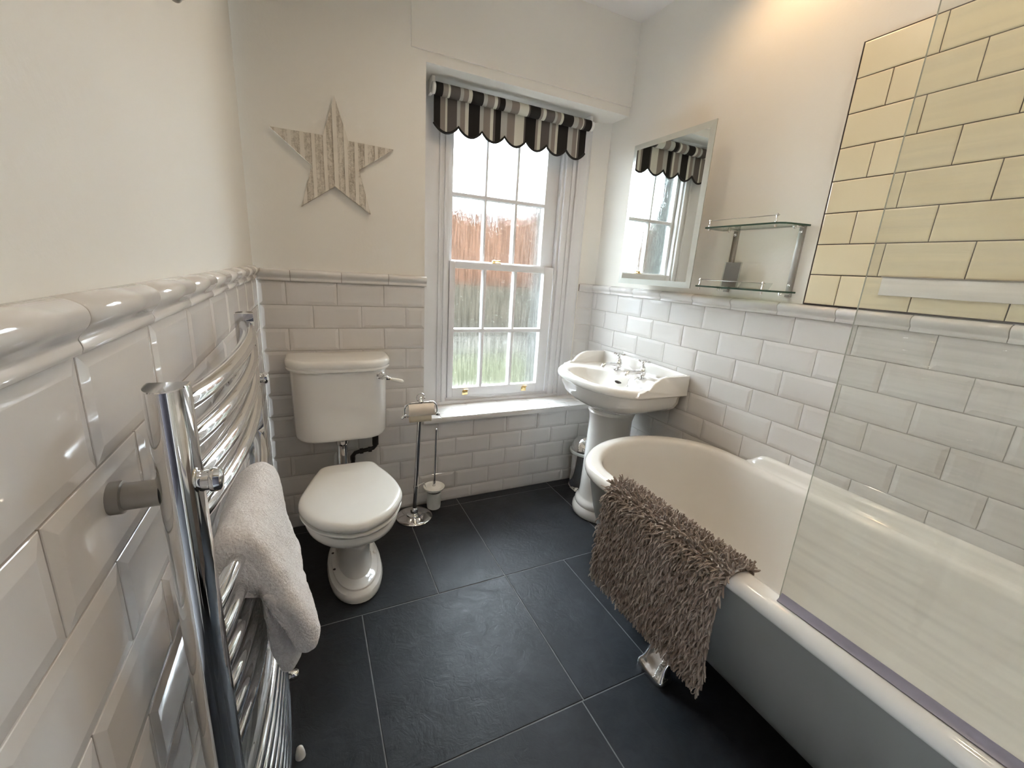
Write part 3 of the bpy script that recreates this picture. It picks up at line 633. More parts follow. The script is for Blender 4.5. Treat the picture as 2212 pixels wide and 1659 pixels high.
mb = MB(); mb.tube([(0.742, -0.092, 0.16), (0.743, -0.092, 0.172), (0.7435, -0.092, 0.188)], [0.0095, 0.008, 0.0065], 14)
mb.tube([(0.7435, -0.092, 0.186), (0.749, -0.092, 0.474)], 0.0052, 12); mb.sphere((0.7492, -0.092, 0.478), 0.0075, 14)
br.part('handle', mb, M['chrome'])

# ------------------------------------------------------------------ pedal bin
pb = Thing('pedal_bin', 'small chrome pedal bin with domed lid in the corner behind the basin pedestal', 'bin', (1.690, -0.118, 0))
bc = (1.690, -0.118, 0)
mb = MB(); mb.lathe([(0.082, 0), (0.084, 0.004), (0.084, 0.012), (0.080, 0.014), (0.080, 0.238), (0.082, 0.240)], bc, 'z', 40); pb.part('body', mb, M['chrome'])
mb = MB(); mb.lathe([(0.084, 0.236), (0.096, 0.240), (0.098, 0.248), (0.096, 0.255), (0.088, 0.257)], bc, 'z', 40); pb.part('rim', mb, M['frost'])
mb = MB(); mb.lathe([(0.090, 0.258), (0.091, 0.264), (0.089, 0.272), (0.083, 0.292), (0.072, 0.311), (0.055, 0.328), (0.034, 0.339), (0.012, 0.344), (0.001, 0.3445)], bc, 'z', 40); pb.part('lid', mb, M['chrome'])
mb = MB(); mb.box(1.598, 1.616, -0.178, -0.118, 0.010, 0.014, 0, 0.001); mb.box(1.61, 1.64, -0.150, -0.140, 0.008, 0.014, 0, 0.001); pb.part('pedal', mb, M['chrome'])

# ------------------------------------------------------------------ basin
ba = Thing('pedestal_basin', 'white ceramic pedestal wash basin with raised back and two cross-head taps under the mirror', 'wash basin', (1.63, -0.38, 0))
CY = -0.378
hb = [(1.362, 0.0), (1.366, 0.08), (1.380, 0.155), (1.405, 0.215), (1.440, 0.262), (1.482, 0.297), (1.505, 0.311), (1.520, 0.318), (1.54, 0.3225), (1.60, 0.3235), (1.70, 0.3235), (1.80, 0.3235)]
OL = [(x, CY - dy) for x, dy in hb] + [(1.80, CY)] + [(x, CY + dy) for x, dy in reversed(hb[1:])]
def resample(poly, n):
    L_ = [0]; m_ = len(poly)
    for i in range(m_): L_.append(L_[-1] + (Vector(poly[(i + 1) % m_]) - Vector(poly[i])).length)
    out = []; j = 0
    for k in range(n):
        s_ = L_[-1] * k / n
        while L_[j + 1] < s_: j += 1
        t = (s_ - L_[j]) / max(1e-9, L_[j + 1] - L_[j]); out.append(tuple(Vector(poly[j]).lerp(Vector(poly[(j + 1) % m_]), t)))
    return out
OR = resample(OL, 120)
def lerp_ring(target, a, z):  # blend outer outline to a target outline
    return [(p[0] + (q[0] - p[0]) * a, p[1] + (q[1] - p[1]) * a, z) for p, q in zip(OR, target)]
def polar_target(cx, cy, fx0, fx1, hy, p=2.4):
    """superellipse sampled at the same directions as OR"""
    out = []
    for x, y in OR:
        a = math.atan2((y - CY) / 0.32, (x - 1.60) / 0.22); c, s_ = math.cos(a), math.sin(a); hx = fx1 if c > 0 else fx0
        r = 1.0 / ((abs(c)) ** p + (abs(s_)) ** p) ** (1 / p); out.append((cx + hx * c * r, cy + hy * s_ * r))
    return out
neck = polar_target(1.63, CY, 0.115, 0.115, 0.125, 2.0)
mid_ = polar_target(1.60, CY, 0.20, 0.205, 0.29, 2.3)
mid2 = polar_target(1.61, CY, 0.165, 0.19, 0.235, 2.2)
bowl = polar_target(1.535, CY, 0.118, 0.128, 0.232, 2.3)
bowl2 = polar_target(1.545, CY, 0.085, 0.095, 0.175, 2.1)
bowl3 = polar_target(1.56, CY, 0.02, 0.02, 0.02, 2.0)
def notched(r, z, zf=None):  # shell-like waves on the back edge of the bowl opening
    out = []
    for (x, y) in r:
        if x > 1.56:
            d = (y - CY) / 0.21; w = max(0.0, 1 - abs(d)) ; x2 = x - 0.018 * math.cos(2 * PI * d) * w ** 0.3
        else: x2 = x
        out.append((x2, y, z))
    return out
mb = MB()
def bl2(a, b_, t_, z): return [(p[0] + (q[0] - p[0]) * t_, p[1] + (q[1] - p[1]) * t_, z) for p, q in zip(a, b_)]
apr = inset(OR, 0.030)
rings = [[(x, y, 0.600) for x, y in neck], [(x, y, 0.618) for x, y in neck], bl2(neck, apr, 0.22, 0.636), bl2(neck, apr, 0.45, 0.650), bl2(neck, apr, 0.66, 0.664), bl2(neck, apr, 0.82, 0.680), bl2(neck, apr, 0.93, 0.698), bl2(neck, apr, 1.0, 0.725), bl2(apr, OR, 0.1, 0.752), [(x, y, 0.762) for x, y in inset(OR, 0.021)], [(x, y, 0.764) for x, y in inset(OR, 0.006)], [(x, y, 0.770) for x, y in inset(OR, 0.001)], [(x, y, 0.780) for x, y in OR],
         [(x, y, 0.792) for x, y in inset(OR, 0.003)], [(x, y, 0.799) for x, y in inset(OR, 0.010)], [(x, y, 0.801) for x, y in inset(OR, 0.019)], [(x, y, 0.798) for x, y in inset(OR, 0.028)]]
rim_in = inset(OR, 0.032)
def blend(a, b_, t_, z): return [(p[0] + (q[0] - p[0]) * t_, p[1] + (q[1] - p[1]) * t_, z) for p, q in zip(a, b_)]
nb = notched(bowl, 0.794)
rings += [[(p[0] + (q[0] - p[0]) * 0.5, p[1] + (q[1] - p[1]) * 0.5, 0.7965) for p, q in zip(rim_in, nb)], nb,
          [(p[0] + (1.545 - p[0]) * 0.03, p[1] + (CY - p[1]) * 0.03, 0.787) for p in nb], [(p[0] + (1.545 - p[0]) * 0.07, p[1] + (CY - p[1]) * 0.06, 0.765) for p in nb],
          blend(bowl, bowl2, 0.55, 0.735), [(x, y, 0.705) for x, y in bowl2], blend(bowl2, bowl3, 0.5, 0.685), [(x, y, 0.678) for x, y in bowl3]]
mb.loft(rings, 0)
ba.part('bowl', mb, M['china'], ang=55)
# raised gallery at back and sides
mb = MB()
side = [(1.803, 0.766), (1.803, 0.8655), (1.685, 0.8655), (1.655, 0.864), (1.630, 0.858), (1.605, 0.846), (1.588, 0.832), (1.575, 0.818), (1.563, 0.808), (1.556, 0.8065), (1.550, 0.809), (1.542, 0.806), (1.530, 0.800), (1.512, 0.796), (1.500, 0.775)]
for sgn in (-1, 1):
    y0 = CY + sgn * 0.3235; y1 = y0 - sgn * 0.020; c_ = Vector((1.70, 0.80))
    rr = [[(x, y0, z) for x, z in scl(side, 0.985, 0.97, (1.803, 0.80))], [(x, y0 - sgn * 0.003, z) for x, z in side], [(x, y1 + sgn * 0.003, z) for x, z in side], [(x, y1, z) for x, z in scl(side, 0.985, 0.97, (1.803, 0.80))]]
    mb.loft(rr, 0)
bk = [(1.804, 0.766), (1.804, 0.863), (1.801, 0.8665), (1.790, 0.8675), (1.781, 0.865), (1.7775, 0.859), (1.7765, 0.83), (1.773, 0.812), (1.762, 0.802), (1.745, 0.797), (1.745, 0.766)]
mb.loft([[(x, y, z + (0.006 * (1 - (2 * (y - CY) / 0.64) ** 2) if z > 0.84 else 0)) for x, z in bk] for y in [CY - 0.318 + 0.636 * k / 16 for k in range(17)]], 0)
ba.part('upstand', mb, M['china'], ang=50)
mb = MB(); mb.lathe([(0.150, 0.0), (0.154, 0.004), (0.156, 0.022), (0.153, 0.040), (0.145, 0.052), (0.141, 0.056), (0.144, 0.064), (0.143, 0.075), (0.136, 0.088), (0.128, 0.096), (0.125, 0.105), (0.122, 0.15), (0.117, 0.35), (0.113, 0.50), (0.113, 0.56), (0.119, 0.585), (0.124, 0.60), (0.12, 0.606)], (1.632, CY - 0.002, 0), 'z', 48)
ba.part('pedestal', mb, M['china'])
mb = MB(); mb.loft([[(1.670 - d, CY - 0.012 + s_ * math.cos(a) * 0.021, 0.762 + math.sin(a) * 0.007 + 0.002 * 0) for a in [2 * PI * k / 16 for k in range(16)]] for d, s_ in ((0, 1.0), (0.034, 1.0))], 0)
ba.part('overflow_slot', mb, M['hole'], label='overflow slot with its shade painted dark')
def tap(x, y, z):
    mb = MB(); mb.lathe([(0.026, 0), (0.026, 0.004), (0.020, 0.007), (0.013, 0.010), (0.012, 0.017), (0.016, 0.022), (0.0185, 0.030), (0.0185, 0.042), (0.015, 0.049), (0.012, 0.053), (0.014, 0.058), (0.010, 0.064), (0.006, 0.068), (0.005, 0.084)], (x, y, z), 'z', 24)
    t = ba.part('tap', mb, M['chrome'], label='chrome pillar tap')
    mb = MB(); mb.tube([(x - 0.008, y, z + 0.034), (x - 0.03, y, z + 0.037), (x - 0.07, y, z + 0.039), (x - 0.092, y, z + 0.038), (x - 0.104, y, z + 0.032), (x - 0.110, y, z + 0.022)], [0.0105, 0.010, 0.0095, 0.0105, 0.0115, 0.011], 16)
    ba.part('spout', mb, M['chrome'], parent=t)
    mb = MB(); hz = z + 0.090; mb.lathe([(0.005, -0.010), (0.011, -0.006), (0.011, 0.006), (0.006, 0.010), (0.001, 0.011)], (x, y, hz), 'z', 16)
    for a in (0.6, 0.6 + PI / 2, 0.6 + PI, 0.6 + 3 * PI / 2):
        d = Vector((math.cos(a), math.sin(a), 0)); c = Vector((x, y, hz)); mb.tube([c, c + d * 0.018, c + d * 0.021, c + d * 0.028, c + d * 0.033], [0.0048, 0.0042, 0.0075, 0.008, 0.004], 12)
    ba.part('cross_handle', mb, M['chrome'], parent=t)
tap(1.722, -0.283, 0.7965); tap(1.722, -0.473, 0.7965)
mb = MB(); mb.tube(catmull([(1.700, -0.466, 0.806), (1.676, -0.462, 0.812), (1.660, -0.460, 0.803), (1.651, -0.458, 0.790), (1.648, -0.457, 0.772), (1.648, -0.457, 0.760)], 5, False), 0.0016, 6)
mb.sphere((1.648, -0.457, 0.757), 0.006, 12)
mb.tube(catmull([(1.702, -0.480, 0.804), (1.680, -0.484, 0.806), (1.655, -0.490, 0.792), (1.630, -0.496, 0.750), (1.60, -0.50, 0.715), (1.555, -0.40, 0.682)], 5, False), 0.0013, 6)
ba.part('plug_chain', mb, M['chrome'])

# ------------------------------------------------------------------ mirror cabinet
MX = 1.690; my0, my1, mz0, mz1 = -0.7105, -0.228, 1.2665, 1.925
mc = Thing('mirror_cabinet', 'rectangular frameless mirror with a pale frosted border on the wall above the basin', 'mirror', (MX, -0.47, mz0))
mb = MB(); mb.box(MX + 0.008, W + PAINT + 0.001, my0 + 0.15, my1 - 0.02, mz0 + 0.03, mz1 - 0.08, 0, 0.002); mc.part('carcass', mb, M['paint'])
def rect(d, x): return [(x, my0 + d, mz0 + d), (x, my1 - d, mz0 + d), (x, my1 - d, mz1 - d), (x, my0 + d, mz1 - d)]
mb = MB(); mb.loft([rect(0.0, MX + 0.0075), rect(0.0, MX + 0.003)], 0, cap1=False); mb.loft([rect(0.0, MX + 0.003), rect(0.026, MX)], 1, cap0=False, cap1=False)
mc.part('bevelled_border', mb, [M['glassedge'], M['bevel']], ang=1)
mb = MB(); mb.add(rect(0.026, MX), [(0, 1, 2, 3)]); mb.add(rect(0.026, MX + 0.004), [(3, 2, 1, 0)]); mc.part('mirror_glass', mb, M['mirror'], ang=1)

# ------------------------------------------------------------------ glass shelf unit
gs = Thing('glass_shelf_unit', 'two-tier glass wall shelf with chrome rails beside the mirror', 'shelf', (1.76, -0.90, 1.27))
for sz in (1.512, 1.277):
    pts = [(W + 0.004, -0.728), (1.712, -0.728), (1.703, -0.731), (1.699, -0.740)] + [(1.699, -1.035), (1.703, -1.052), (1.715, -1.065), (1.735, -1.074), (W + 0.004, -1.092)]
    mb = MB(); n = len(pts)
    mb.add([(x, y, sz) for x, y in pts] + [(x, y, sz + 0.006) for x, y in pts], [tuple(range(n)), tuple(range(2 * n - 1, n - 1, -1))], 0)
    mb.add([(x, y, z) for z in (sz, sz + 0.006) for x, y in pts], [(i, (i + 1) % n, n + (i + 1) % n, n + i) for i in range(n)], 1)
    gs.part('glass_shelf', mb, [M['shelfglass'], M['greentint']], ang=20)
    mb = MB(); mb.tube([(1.704, -0.742, sz + 0.030), (1.704, -1.045, sz + 0.030)], 0.0018, 8); rl = gs.part('guard_rail', mb, M['chrome'])
    for yy in (-0.752, -1.036):
        mb = MB(); mb.lathe([(0.0045, -0.010), (0.0045, -0.002)], (1.704, yy, sz), 'z', 12); mb.lathe([(0.0045, 0.006), (0.0045, 0.012), (0.003, 0.014), (0.003, 0.026), (0.0048, 0.027), (0.0048, 0.033), (0.003, 0.036)], (1.704, yy, sz), 'z', 12)
        gs.part('rail_post', mb, M['chrome'], parent=rl)
for yy in (-0.800, -1.068):
    mb = MB(); mb.box(W - 0.004, W + 0.0078, yy - 0.010, yy + 0.010, 1.262, 1.512, 0, 0.001)
    sp_ = gs.part('wall_strip', mb, M['satin'])
    for zz in (1.494, 1.305):
        mb = MB(); mb.lathe([(0.006, 0), (0.006, 0.003), (0.003, 0.006), (0.0005, 0.007)], (W - 0.004, yy, zz), (-1, 0, 0), 14); gs.part('screw_cap', mb, M['chrome'], parent=sp_)
    for zz in (1.507, 1.272):
        mb = MB(); mb.box(W - 0.045, W - 0.003, yy - 0.009, yy + 0.009, zz - 0.001, zz + 0.0045, 0, 0.001); mb.sphere((W - 0.046, yy + 0.0, zz - 0.002), 0.006, 12); gs.part('shelf_clip', mb, M['chrome'], parent=sp_)
sz = 1.2835
sg_ = Thing('sign_holder', 'clear acrylic holder with a plain taupe card on the lower glass shelf', 'card holder', (1.765, -0.84, sz))
def leaning(y0, y1, z0, z1, x0, lean, th):
    return [(x0, y0, z0), (x0, y1, z0), (x0 + lean, y1, z1), (x0 + lean, y0, z1), (x0 + th, y0, z0), (x0 + th, y1, z0), (x0 + lean + th, y1, z1), (x0 + lean + th, y0, z1)]
BF = [(0, 1, 2, 3), (7, 6, 5, 4), (0, 4, 5, 1), (1, 5, 6, 2), (2, 6, 7, 3), (3, 7, 4, 0)]
mb = MB(); mb.add(leaning(-0.873, -0.806, sz + 0.003, sz + 0.098, 1.770, 0.006, 0.001), BF); sg_.part('card', mb, M['card'])
mb = MB(); mb.add(leaning(-0.877, -0.802, sz + 0.001, sz + 0.100, 1.7735, 0.006, 0.002), BF); mb.add(leaning(-0.877, -0.802, sz + 0.001, sz + 0.100, 1.766, 0.006, 0.002), BF); mb.box(1.745, 1.790, -0.877, -0.802, sz, sz + 0.002); sg_.part('acrylic_stand', mb, M['clearplastic'])
mb = MB(); mb.add(leaning(-1.015, -0.884, sz + 0.0005, sz + 0.026, 1.772, 0.018, 0.0015), BF, 0); mb.box(1.72, 1.772, -1.013, -0.886, sz, sz + 0.0015)
single('clear_tray', mb, M['clearplastic'], 'low clear plastic tray lying on the lower glass shelf beside the taupe card', 'tray', (1.75, -0.95, sz))

# ------------------------------------------------------------------ bath
bt = Thing('bath', 'freestanding grey-sided bath with white roll-top rim and rounded end on chrome feet', 'bath', (1.45, -1.55, 0))
AX, BYR, YC, YE = 0.355, 0.302, -0.99, -2.36
bo = []
for k in range(41):
    a = PI * k / 40; bo.append((1.45 + AX * math.cos(a), YC + BYR * math.sin(a)))
bo += [(1.095, YC - (YC - (YE + 0.1)) * k / 14) for k in range(1, 14)]
bo += [(1.095 + 0.1 - 0.1 * math.cos(a), YE + 0.1 - 0.1 * math.sin(a)) for a in [PI / 2 * k / 6 for k in range(7)]]
bo += [(1.195 + 0.51 * k / 6, YE) for k in range(1, 6)]
bo += [(1.705 + 0.1 * math.sin(a), YE + 0.1 - 0.1 * math.cos(a)) for a in [PI / 2 * k / 6 for k in range(7)]]
bo += [(1.805, YE + 0.1 + (YC - YE - 0.1) * k / 14) for k in range(1, 14)]
bo = resample(bo, 150)
def br_(o, z): return [(x, y, z) for x, y in inset(bo, o)]
mb = MB()
mb.loft([br_(o_, z) for o_, z in [(0.024, 0.556), (0.012, 0.5555), (0.004, 0.560), (0.0, 0.569), (-0.001, 0.579), (0.004, 0.590), (0.013, 0.5975), (0.024, 0.6005), (0.048, 0.6005), (0.058, 0.598), (0.066, 0.590), (0.070, 0.578), (0.074, 0.54), (0.082, 0.42), (0.100, 0.30), (0.122, 0.235), (0.15, 0.205), (0.18, 0.195)]], 0, cap0=False)
bt.part('tub', mb, M['acrylic'])
mb = MB(); mb.loft([br_(o_, z) for o_, z in [(0.020, 0.560), (0.024, 0.545), (0.030, 0.50), (0.052, 0.40), (0.085, 0.29), (0.125, 0.20), (0.165, 0.145), (0.190, 0.122), (0.198, 0.118)]], 0, cap0=False)
bt.part('outer_shell', mb, M['bathgrey'], label='grey painted outer shell')
mb = MB(); up = [(-1.066, 0.0), (-1.075, 0.10), (-1.085, 0.28), (-1.10, 0.62), (-1.115, 0.85), (-1.135, 0.97), (-1.16, 1.0), (-1.6, 1.0), (-2.34, 1.0)]
mb.loft([[(W - 0.001, y, 0.590), (W - 0.001, y, 0.602 + 0.041 * h), (1.800, y, 0.602 + 0.041 * h), (1.792, y, 0.6005 + 0.039 * h), (1.786, y, 0.5995 + 0.032 * h), (1.782, y, 0.599 + 0.015 * h), (1.774, y, 0.599 + 0.004 * h), (1.760, y, 0.597), (1.760, y, 0.590)] for y, h in up], 0)
bt.part('wall_upstand', mb, M['acrylic'])
mb = MB(); mb.tube([(1.42, -1.45, 0.125), (1.40, -1.45, 0.08), (1.41, -1.46, 0.045), (1.47, -1.47, 0.035), (1.60, -1.47, 0.035)], 0.022, 14); bt.part('waste_pipe', mb, M['chrome'])
def foot(x, y, sx):
    mb = MB(); path = catmull([(x, y, 0.0, 0.036, 0.058), (x, y, 0.010, 0.037, 0.060), (x, y, 0.022, 0.033, 0.056), (x + sx * 0.004, y, 0.034, 0.026, 0.05), (x + sx * 0.016, y, 0.060, 0.022, 0.046), (x + sx * 0.040, y, 0.095, 0.022, 0.05), (x + sx * 0.070, y, 0.13, 0.024, 0.058), (x + sx * 0.085, y, 0.175, 0.018, 0.062)], 3, False)
    mb.loft([[(px - hx, py - hy, z), (px + hx, py - hy, z), (px + hx, py + hy, z), (px - hx, py + hy, z)] if False else
             [(px + hx * math.copysign(abs(math.cos(a)) ** 0.5, math.cos(a)), py + hy * math.copysign(abs(math.sin(a)) ** 0.5, math.sin(a)), z) for a in [2 * PI * (k + 0.5) / 20 for k in range(20)]] for px, py, z, hx, hy in path], 0)
    bt.part('foot', mb, M['chrome'], label='chrome bath foot')
foot(1.185, -1.297, 1); foot(1.185, -2.15, 1); foot(1.70, -1.297, -1); foot(1.70, -2.15, -1)
# glass screen
gsn = Thing('bath_screen', 'clear glass shower screen standing on the front rim of the bath', 'shower screen', (1.138, -2.0, 0.60))
mb = MB(); x0, x1, y0, y1, z0, z1 = 1.135, 1.1395, YB + 0.002, -1.630, 0.6015, 2.02
mb.add([(x0, y0, z0), (x0, y1, z0), (x0, y1, z1), (x0, y0, z1)], [(0, 1, 2, 3)], 0); mb.add([(x1, y0, z0), (x1, y1, z0), (x1, y1, z1), (x1, y0, z1)], [(0, 1, 2, 3)], 0)
mb.add([(x0, y1, z0), (x1, y1, z0), (x1, y1, z1), (x0, y1, z1)], [(0, 1, 2, 3)], 1); mb.add([(x0, y0, z1), (x1, y0, z1), (x1, y1, z1), (x0, y1, z1)], [(0, 1, 2, 3)], 1); mb.add([(x0, y0, z0), (x1, y0, z0), (x1, y1, z0), (x0, y1, z0)], [(0, 1, 2, 3)], 1)
gsn.part('glass_panel', mb, [M['screen'], M['glassedge']], ang=1)
mb = MB(); mb.loft([[(1.122, y, 0.6003), (1.120, y, 0.604), (1.128, y, 0.6085), (1.1340, y, 0.619), (1.1349, y, 0.619), (1.1349, y, 0.6003)] for y in (-2.39, -1.634)], 0)
gsn.part('bottom_seal', mb, M['seal'], label='grey lavender bottom seal')

# ------------------------------------------------------------------ bath mat
mt = Thing('bath_mat', 'taupe shaggy bath mat draped over the front rim of the bath', 'bath mat', (1.08, -1.29, 0.60))
_pp = [(1.1725, 0.581), (1.166, 0.592), (1.155, 0.6015), (1.135, 0.6035), (1.114, 0.6025), (1.099, 0.595), (1.0905, 0.579), (1.087, 0.56), (1.082, 0.50), (1.079, 0.42), (1.077, 0.33), (1.076, 0.250)]
def mat_point(s_, y):
    """s_=distance along drape from the inner edge; returns pos, normal"""
    rimx = lambda o_: 1.095 + o_
    path = _pp
    d = s_
    for i in range(len(path) - 1):
        a, b_ = Vector(path[i]), Vector(path[i + 1]); l = (b_ - a).length
        if d <= l or i == len(path) - 2:
            p = a.lerp(b_, d / l); t_ = (b_ - a).normalized(); n_ = Vector((t_.y, -t_.x))
            if i >= 8: n_ = Vector((-1, 0))
            break
        d -= l
    sh = 0.0
    if y > -1.10: sh = 0.0
    return Vector((p.x + sh, y, p.y)), Vector((n_.x, 0, n_.y))
PL = 0.0
for a, b_ in zip(_pp, _pp[1:]): PL += (Vector(b_) - Vector(a)).length
MY0, MY1 = -1.545, -1.055
def mat_y(u, s_):  # edges lean: the mat hangs a little askew
    return MY0 + (MY1 - MY0) * u + 0.012 * math.sin(s_ * 9) * (1 - u) + 0.02 * (s_ / PL) * (1 - u) * 0.6
mb = MB(); gr = []
for i in range(41):
    s_ = PL * i / 40; row = []
    for j in range(25):
        p, n_ = mat_point(s_, mat_y(j / 24, s_)); w_ = 0.004 * math.sin(j * 1.1 + i * 0.15) * min(1, max(0, (i - 14) / 12))
        row.append(p + n_ * (0.001 + abs(w_)))
    gr.append(row)
mb.loft([[tuple(p) for p in r] for r in gr], 0, False, False, closed=False)
mb.loft([[tuple(p + Vector((-0.003 if i > 13 else 0, 0, 0.003 if i <= 13 else 0))) for p in r] for i, r in enumerate(gr)], 0, False, False, closed=False)
mt.part('backing', mb, M['backing'])
mb = MB(); rnd = random.Random(3); vs = []; fs = []
ns_, nu = 72, 74
for i in range(ns_):
    for j in range(nu):
        s_ = PL * (i + rnd.random()) / ns_; u = (j + rnd.random()) / nu
        p, n_ = mat_point(s_, mat_y(u, s_)); p = p + n_ * 0.003
        fall = min(1.0, max(0.0, (s_ - 0.05) / 0.12))
        L_ = rnd.uniform(0.024, 0.037) * (0.8 if fall < 0.3 else 1.0)
        d = (n_ * rnd.uniform(0.55, 1.0) + Vector((0, rnd.uniform(-0.75, 0.75), rnd.uniform(-0.5, 0.5)))).normalized()
        pts = [p]; q = p; nseg = 4
        curl = Vector((rnd.uniform(-.35, .35), rnd.uniform(-.5, .5), rnd.uniform(-.3, .3)))
        for k in range(nseg):
            d = (d + Vector((0, 0, -0.55 * fall * (0.5 + k * 0.35))) + curl * 0.35 - n_ * (0.10 * k * fall)).normalized(); q = q + d * (L_ / nseg)
            h = (q - p).dot(n_)
            if h < 0.002: q = q + n_ * (0.002 - h)
            pts.append(q)
        r0 = rnd.uniform(0.0019, 0.0026); t0 = (pts[1] - pts[0]).normalized(); U_ = t0.orthogonal().normalized(); o_ = len(vs)
        for k, pt in enumerate(pts):
            t_ = (pts[min(k + 1, nseg)] - pts[max(k - 1, 0)]).normalized(); U_ = (U_ - t_ * U_.dot(t_)).normalized(); V_ = t_.cross(U_); rr = r0 * (1.0 if k < nseg else 0.78)
            for a in range(5): vs.append(tuple(pt + U_ * (rr * math.cos(a * 1.2566)) + V_ * (rr * math.sin(a * 1.2566))))
        for k in range(nseg):
            for a in range(5): fs.append((o_ + k * 5 + a, o_ + k * 5 + (a + 1) % 5, o_ + (k + 1) * 5 + (a + 1) % 5, o_ + (k + 1) * 5 + a))
        fs.append(tuple(o_ + nseg * 5 + a for a in range(5)))
mb.add(vs, fs)
pile = mt.part('pile', mb, M['shag'], ang=60); pile['kind'] = 'stuff'
mb = MB(); mb.tube(catmull([(1.072, -1.530, 0.262), (1.066, -1.531, 0.245), (1.070, -1.528, 0.232), (1.062, -1.524, 0.226), (1.066, -1.516, 0.224)], 4, False), 0.0012, 6); mt.part('loose_thread', mb, M['backing'])

# ------------------------------------------------------------------ heated towel rail
rl = Thing('towel_radiator', 'tall chrome ladder towel radiator with curved rails fixed to the left wall', 'towel radiator', (0.054, -1.27, 0.1))
ZT, ZB = 1.165, 0.13
def dpost(yf, sg):
    """D-section upright, flat face towards the rails"""
    pr_ = [(0.0355, yf), (0.0725, yf), (0.0728, yf - sg * 0.012), (0.0705, yf - sg * 0.026), (0.0645, yf - sg * 0.0375), (0.054, yf - sg * 0.042), (0.0435, yf - sg * 0.0375), (0.0375, yf - sg * 0.026), (0.0352, yf - sg * 0.012)]
    sm = [pr_[0]] + [tuple(Vector(p)) for p in catmull(pr_[1:] , 4, False)]
    mb = MB(); mb.loft([[(x, y, ZB) for x, y in sm], [(x, y, ZT - 0.001) for x, y in sm], [(x, y, ZT) for x, y in inset(sm, 0.001)]], 0)
    return rl.part('upright', mb, M['chrome'], ang=35)
dpost(-1.565, 1); dpost(-0.958, -1)
BARS = [1.137, 1.093, 1.049, 1.005] + [0.870 - 0.0445 * k for k in range(6)] + [0.510 - 0.0445 * k for k in range(8)]
def bow(y): 
    u = (y + 1.2615) / 0.3035; u = max(-1, min(1, u)); return 0.0540 + 0.029 * (1 - u * u) ** 0.75
for z in BARS:
    mb = MB(); mb.tube([(bow(y), y, z) for y in [-1.565 + 0.607 * (0.5 - 0.5 * math.cos(PI * k / 28)) for k in range(29)]], 0.0122, 18); rl.part('rail', mb, M['chrome'])
for y, zs in ((-1.588, (1.055, 0.555)), (-0.942, (1.008, 0.555))):
    for z in zs:
        mb = MB(); mb.lathe([(0.0165, 0), (0.0165, 0.010), (0.0135, 0.011), (0.0135, 0.040)], (0.0002, y, z), (1, 0, 0), 24); rl.part('wall_bracket', mb, M['satin'] if y < -1 else M['chrome'])
        mb = MB(); mb.lathe([(0.0115, 0.0), (0.0115, 0.008), (0.0135, 0.009), (0.014, 0.013), (0.0125, 0.018), (0.009, 0.020), (0.001, 0.0205)], (0.071, y + (0.014 if y < -1 else 0.0), z), (1, 0, 0), 24); rl.part('bracket_cap', mb, M['chrome'])
for y in (-1.588, -0.935):
    mb = MB(); mb.lathe([(0.010, 0), (0.010, 0.035), (0.014, 0.036), (0.014, 0.062)], (0.054, y, 0.0685), 'z', 16); mb.lathe([(0.009, 0), (0.009, 0.07)], (0.054, y, 0.0005), 'z', 14); mb.lathe([(0.012, 0), (0.015, 0.004), (0.015, 0.030), (0.010, 0.036)], (0.064, y, 0.085), (1, 0, 0), 16)
    rl.part('valve', mb, M['chrome'])

mb = MB(); mb.lathe([(0.013, 0.0), (0.012, 0.012), (0.008, 0.030), (0.003, 0.036), (0.0005, 0.037)], (0.100, -1.120, 0.0003), 'z', 20)  # plain white cone added on the floor, joined to no pipe
single('white_cone', mb, M['porcelain'], 'tiny white cone on the slate floor under the towel radiator', 'cap', (0.100, -1.120, 0.0), ang=30)

# ------------------------------------------------------------------ towel
def ribbon(path, th):
    """closed outline around a 2d centre line with half thicknesses"""
    n = len(path); L_, R2 = [], []
    for i in range(n):
        a, b_ = Vector(path[max(i - 1, 0)]), Vector(path[min(i + 1, n - 1)]); t_ = (b_ - a).normalized(); nn = Vector((-t_.y, t_.x)); p = Vector(path[i])
        L_.append(p + nn * th[i]); R2.append(p - nn * th[i])
    a = Vector(path[-1]); t_ = (a - Vector(path[-2])).normalized(); nn = Vector((-t_.y, t_.x)); cap = [a + nn * th[-1] * math.cos(k) + t_ * th[-1] * math.sin(k) for k in (0.5, 1.0, 1.57, 2.14, 2.64)]
    a0 = Vector(path[0]); t0 = (Vector(path[1]) - a0).normalized(); n0 = Vector((-t0.y, t0.x)); cap0 = [a0 - n0 * th[0] * math.cos(k) - t0 * th[0] * math.sin(k) for k in (0.5, 1.0, 1.57, 2.14, 2.64)]
    return L_ + cap + R2[::-1] + cap0
def smooth_path(pts, per=4): return catmull(pts, per, False)
def towel_loft(mb, fn, ys):
    rings = []
    for i, (y, w_) in enumerate(ys):
        path, th = fn(y); sm = smooth_path([(a, b_, t_) for (a, b_), t_ in zip(path, th)])
        pts2 = ribbon([(a, b_) for a, b_, _ in sm], [max(0.002, t_ * w_) for _, _, t_ in sm]); rings.append([(p.x, y + 0.004 * math.sin(p.y * 22), p.y) for p in pts2])
    mb.loft(rings, 0)
TY0, TY1 = -1.468, -1.185
def ylist(a, b_, n=16):
    out = []
    for k in range(n + 1):
        u = k / n; e = min(u, 1 - u) * n; w_ = 1.0 if e >= 2 else (0.30, 0.80)[int(e)]
        out.append((a + (b_ - a) * u, w_))
    return out
TZ = 0.870
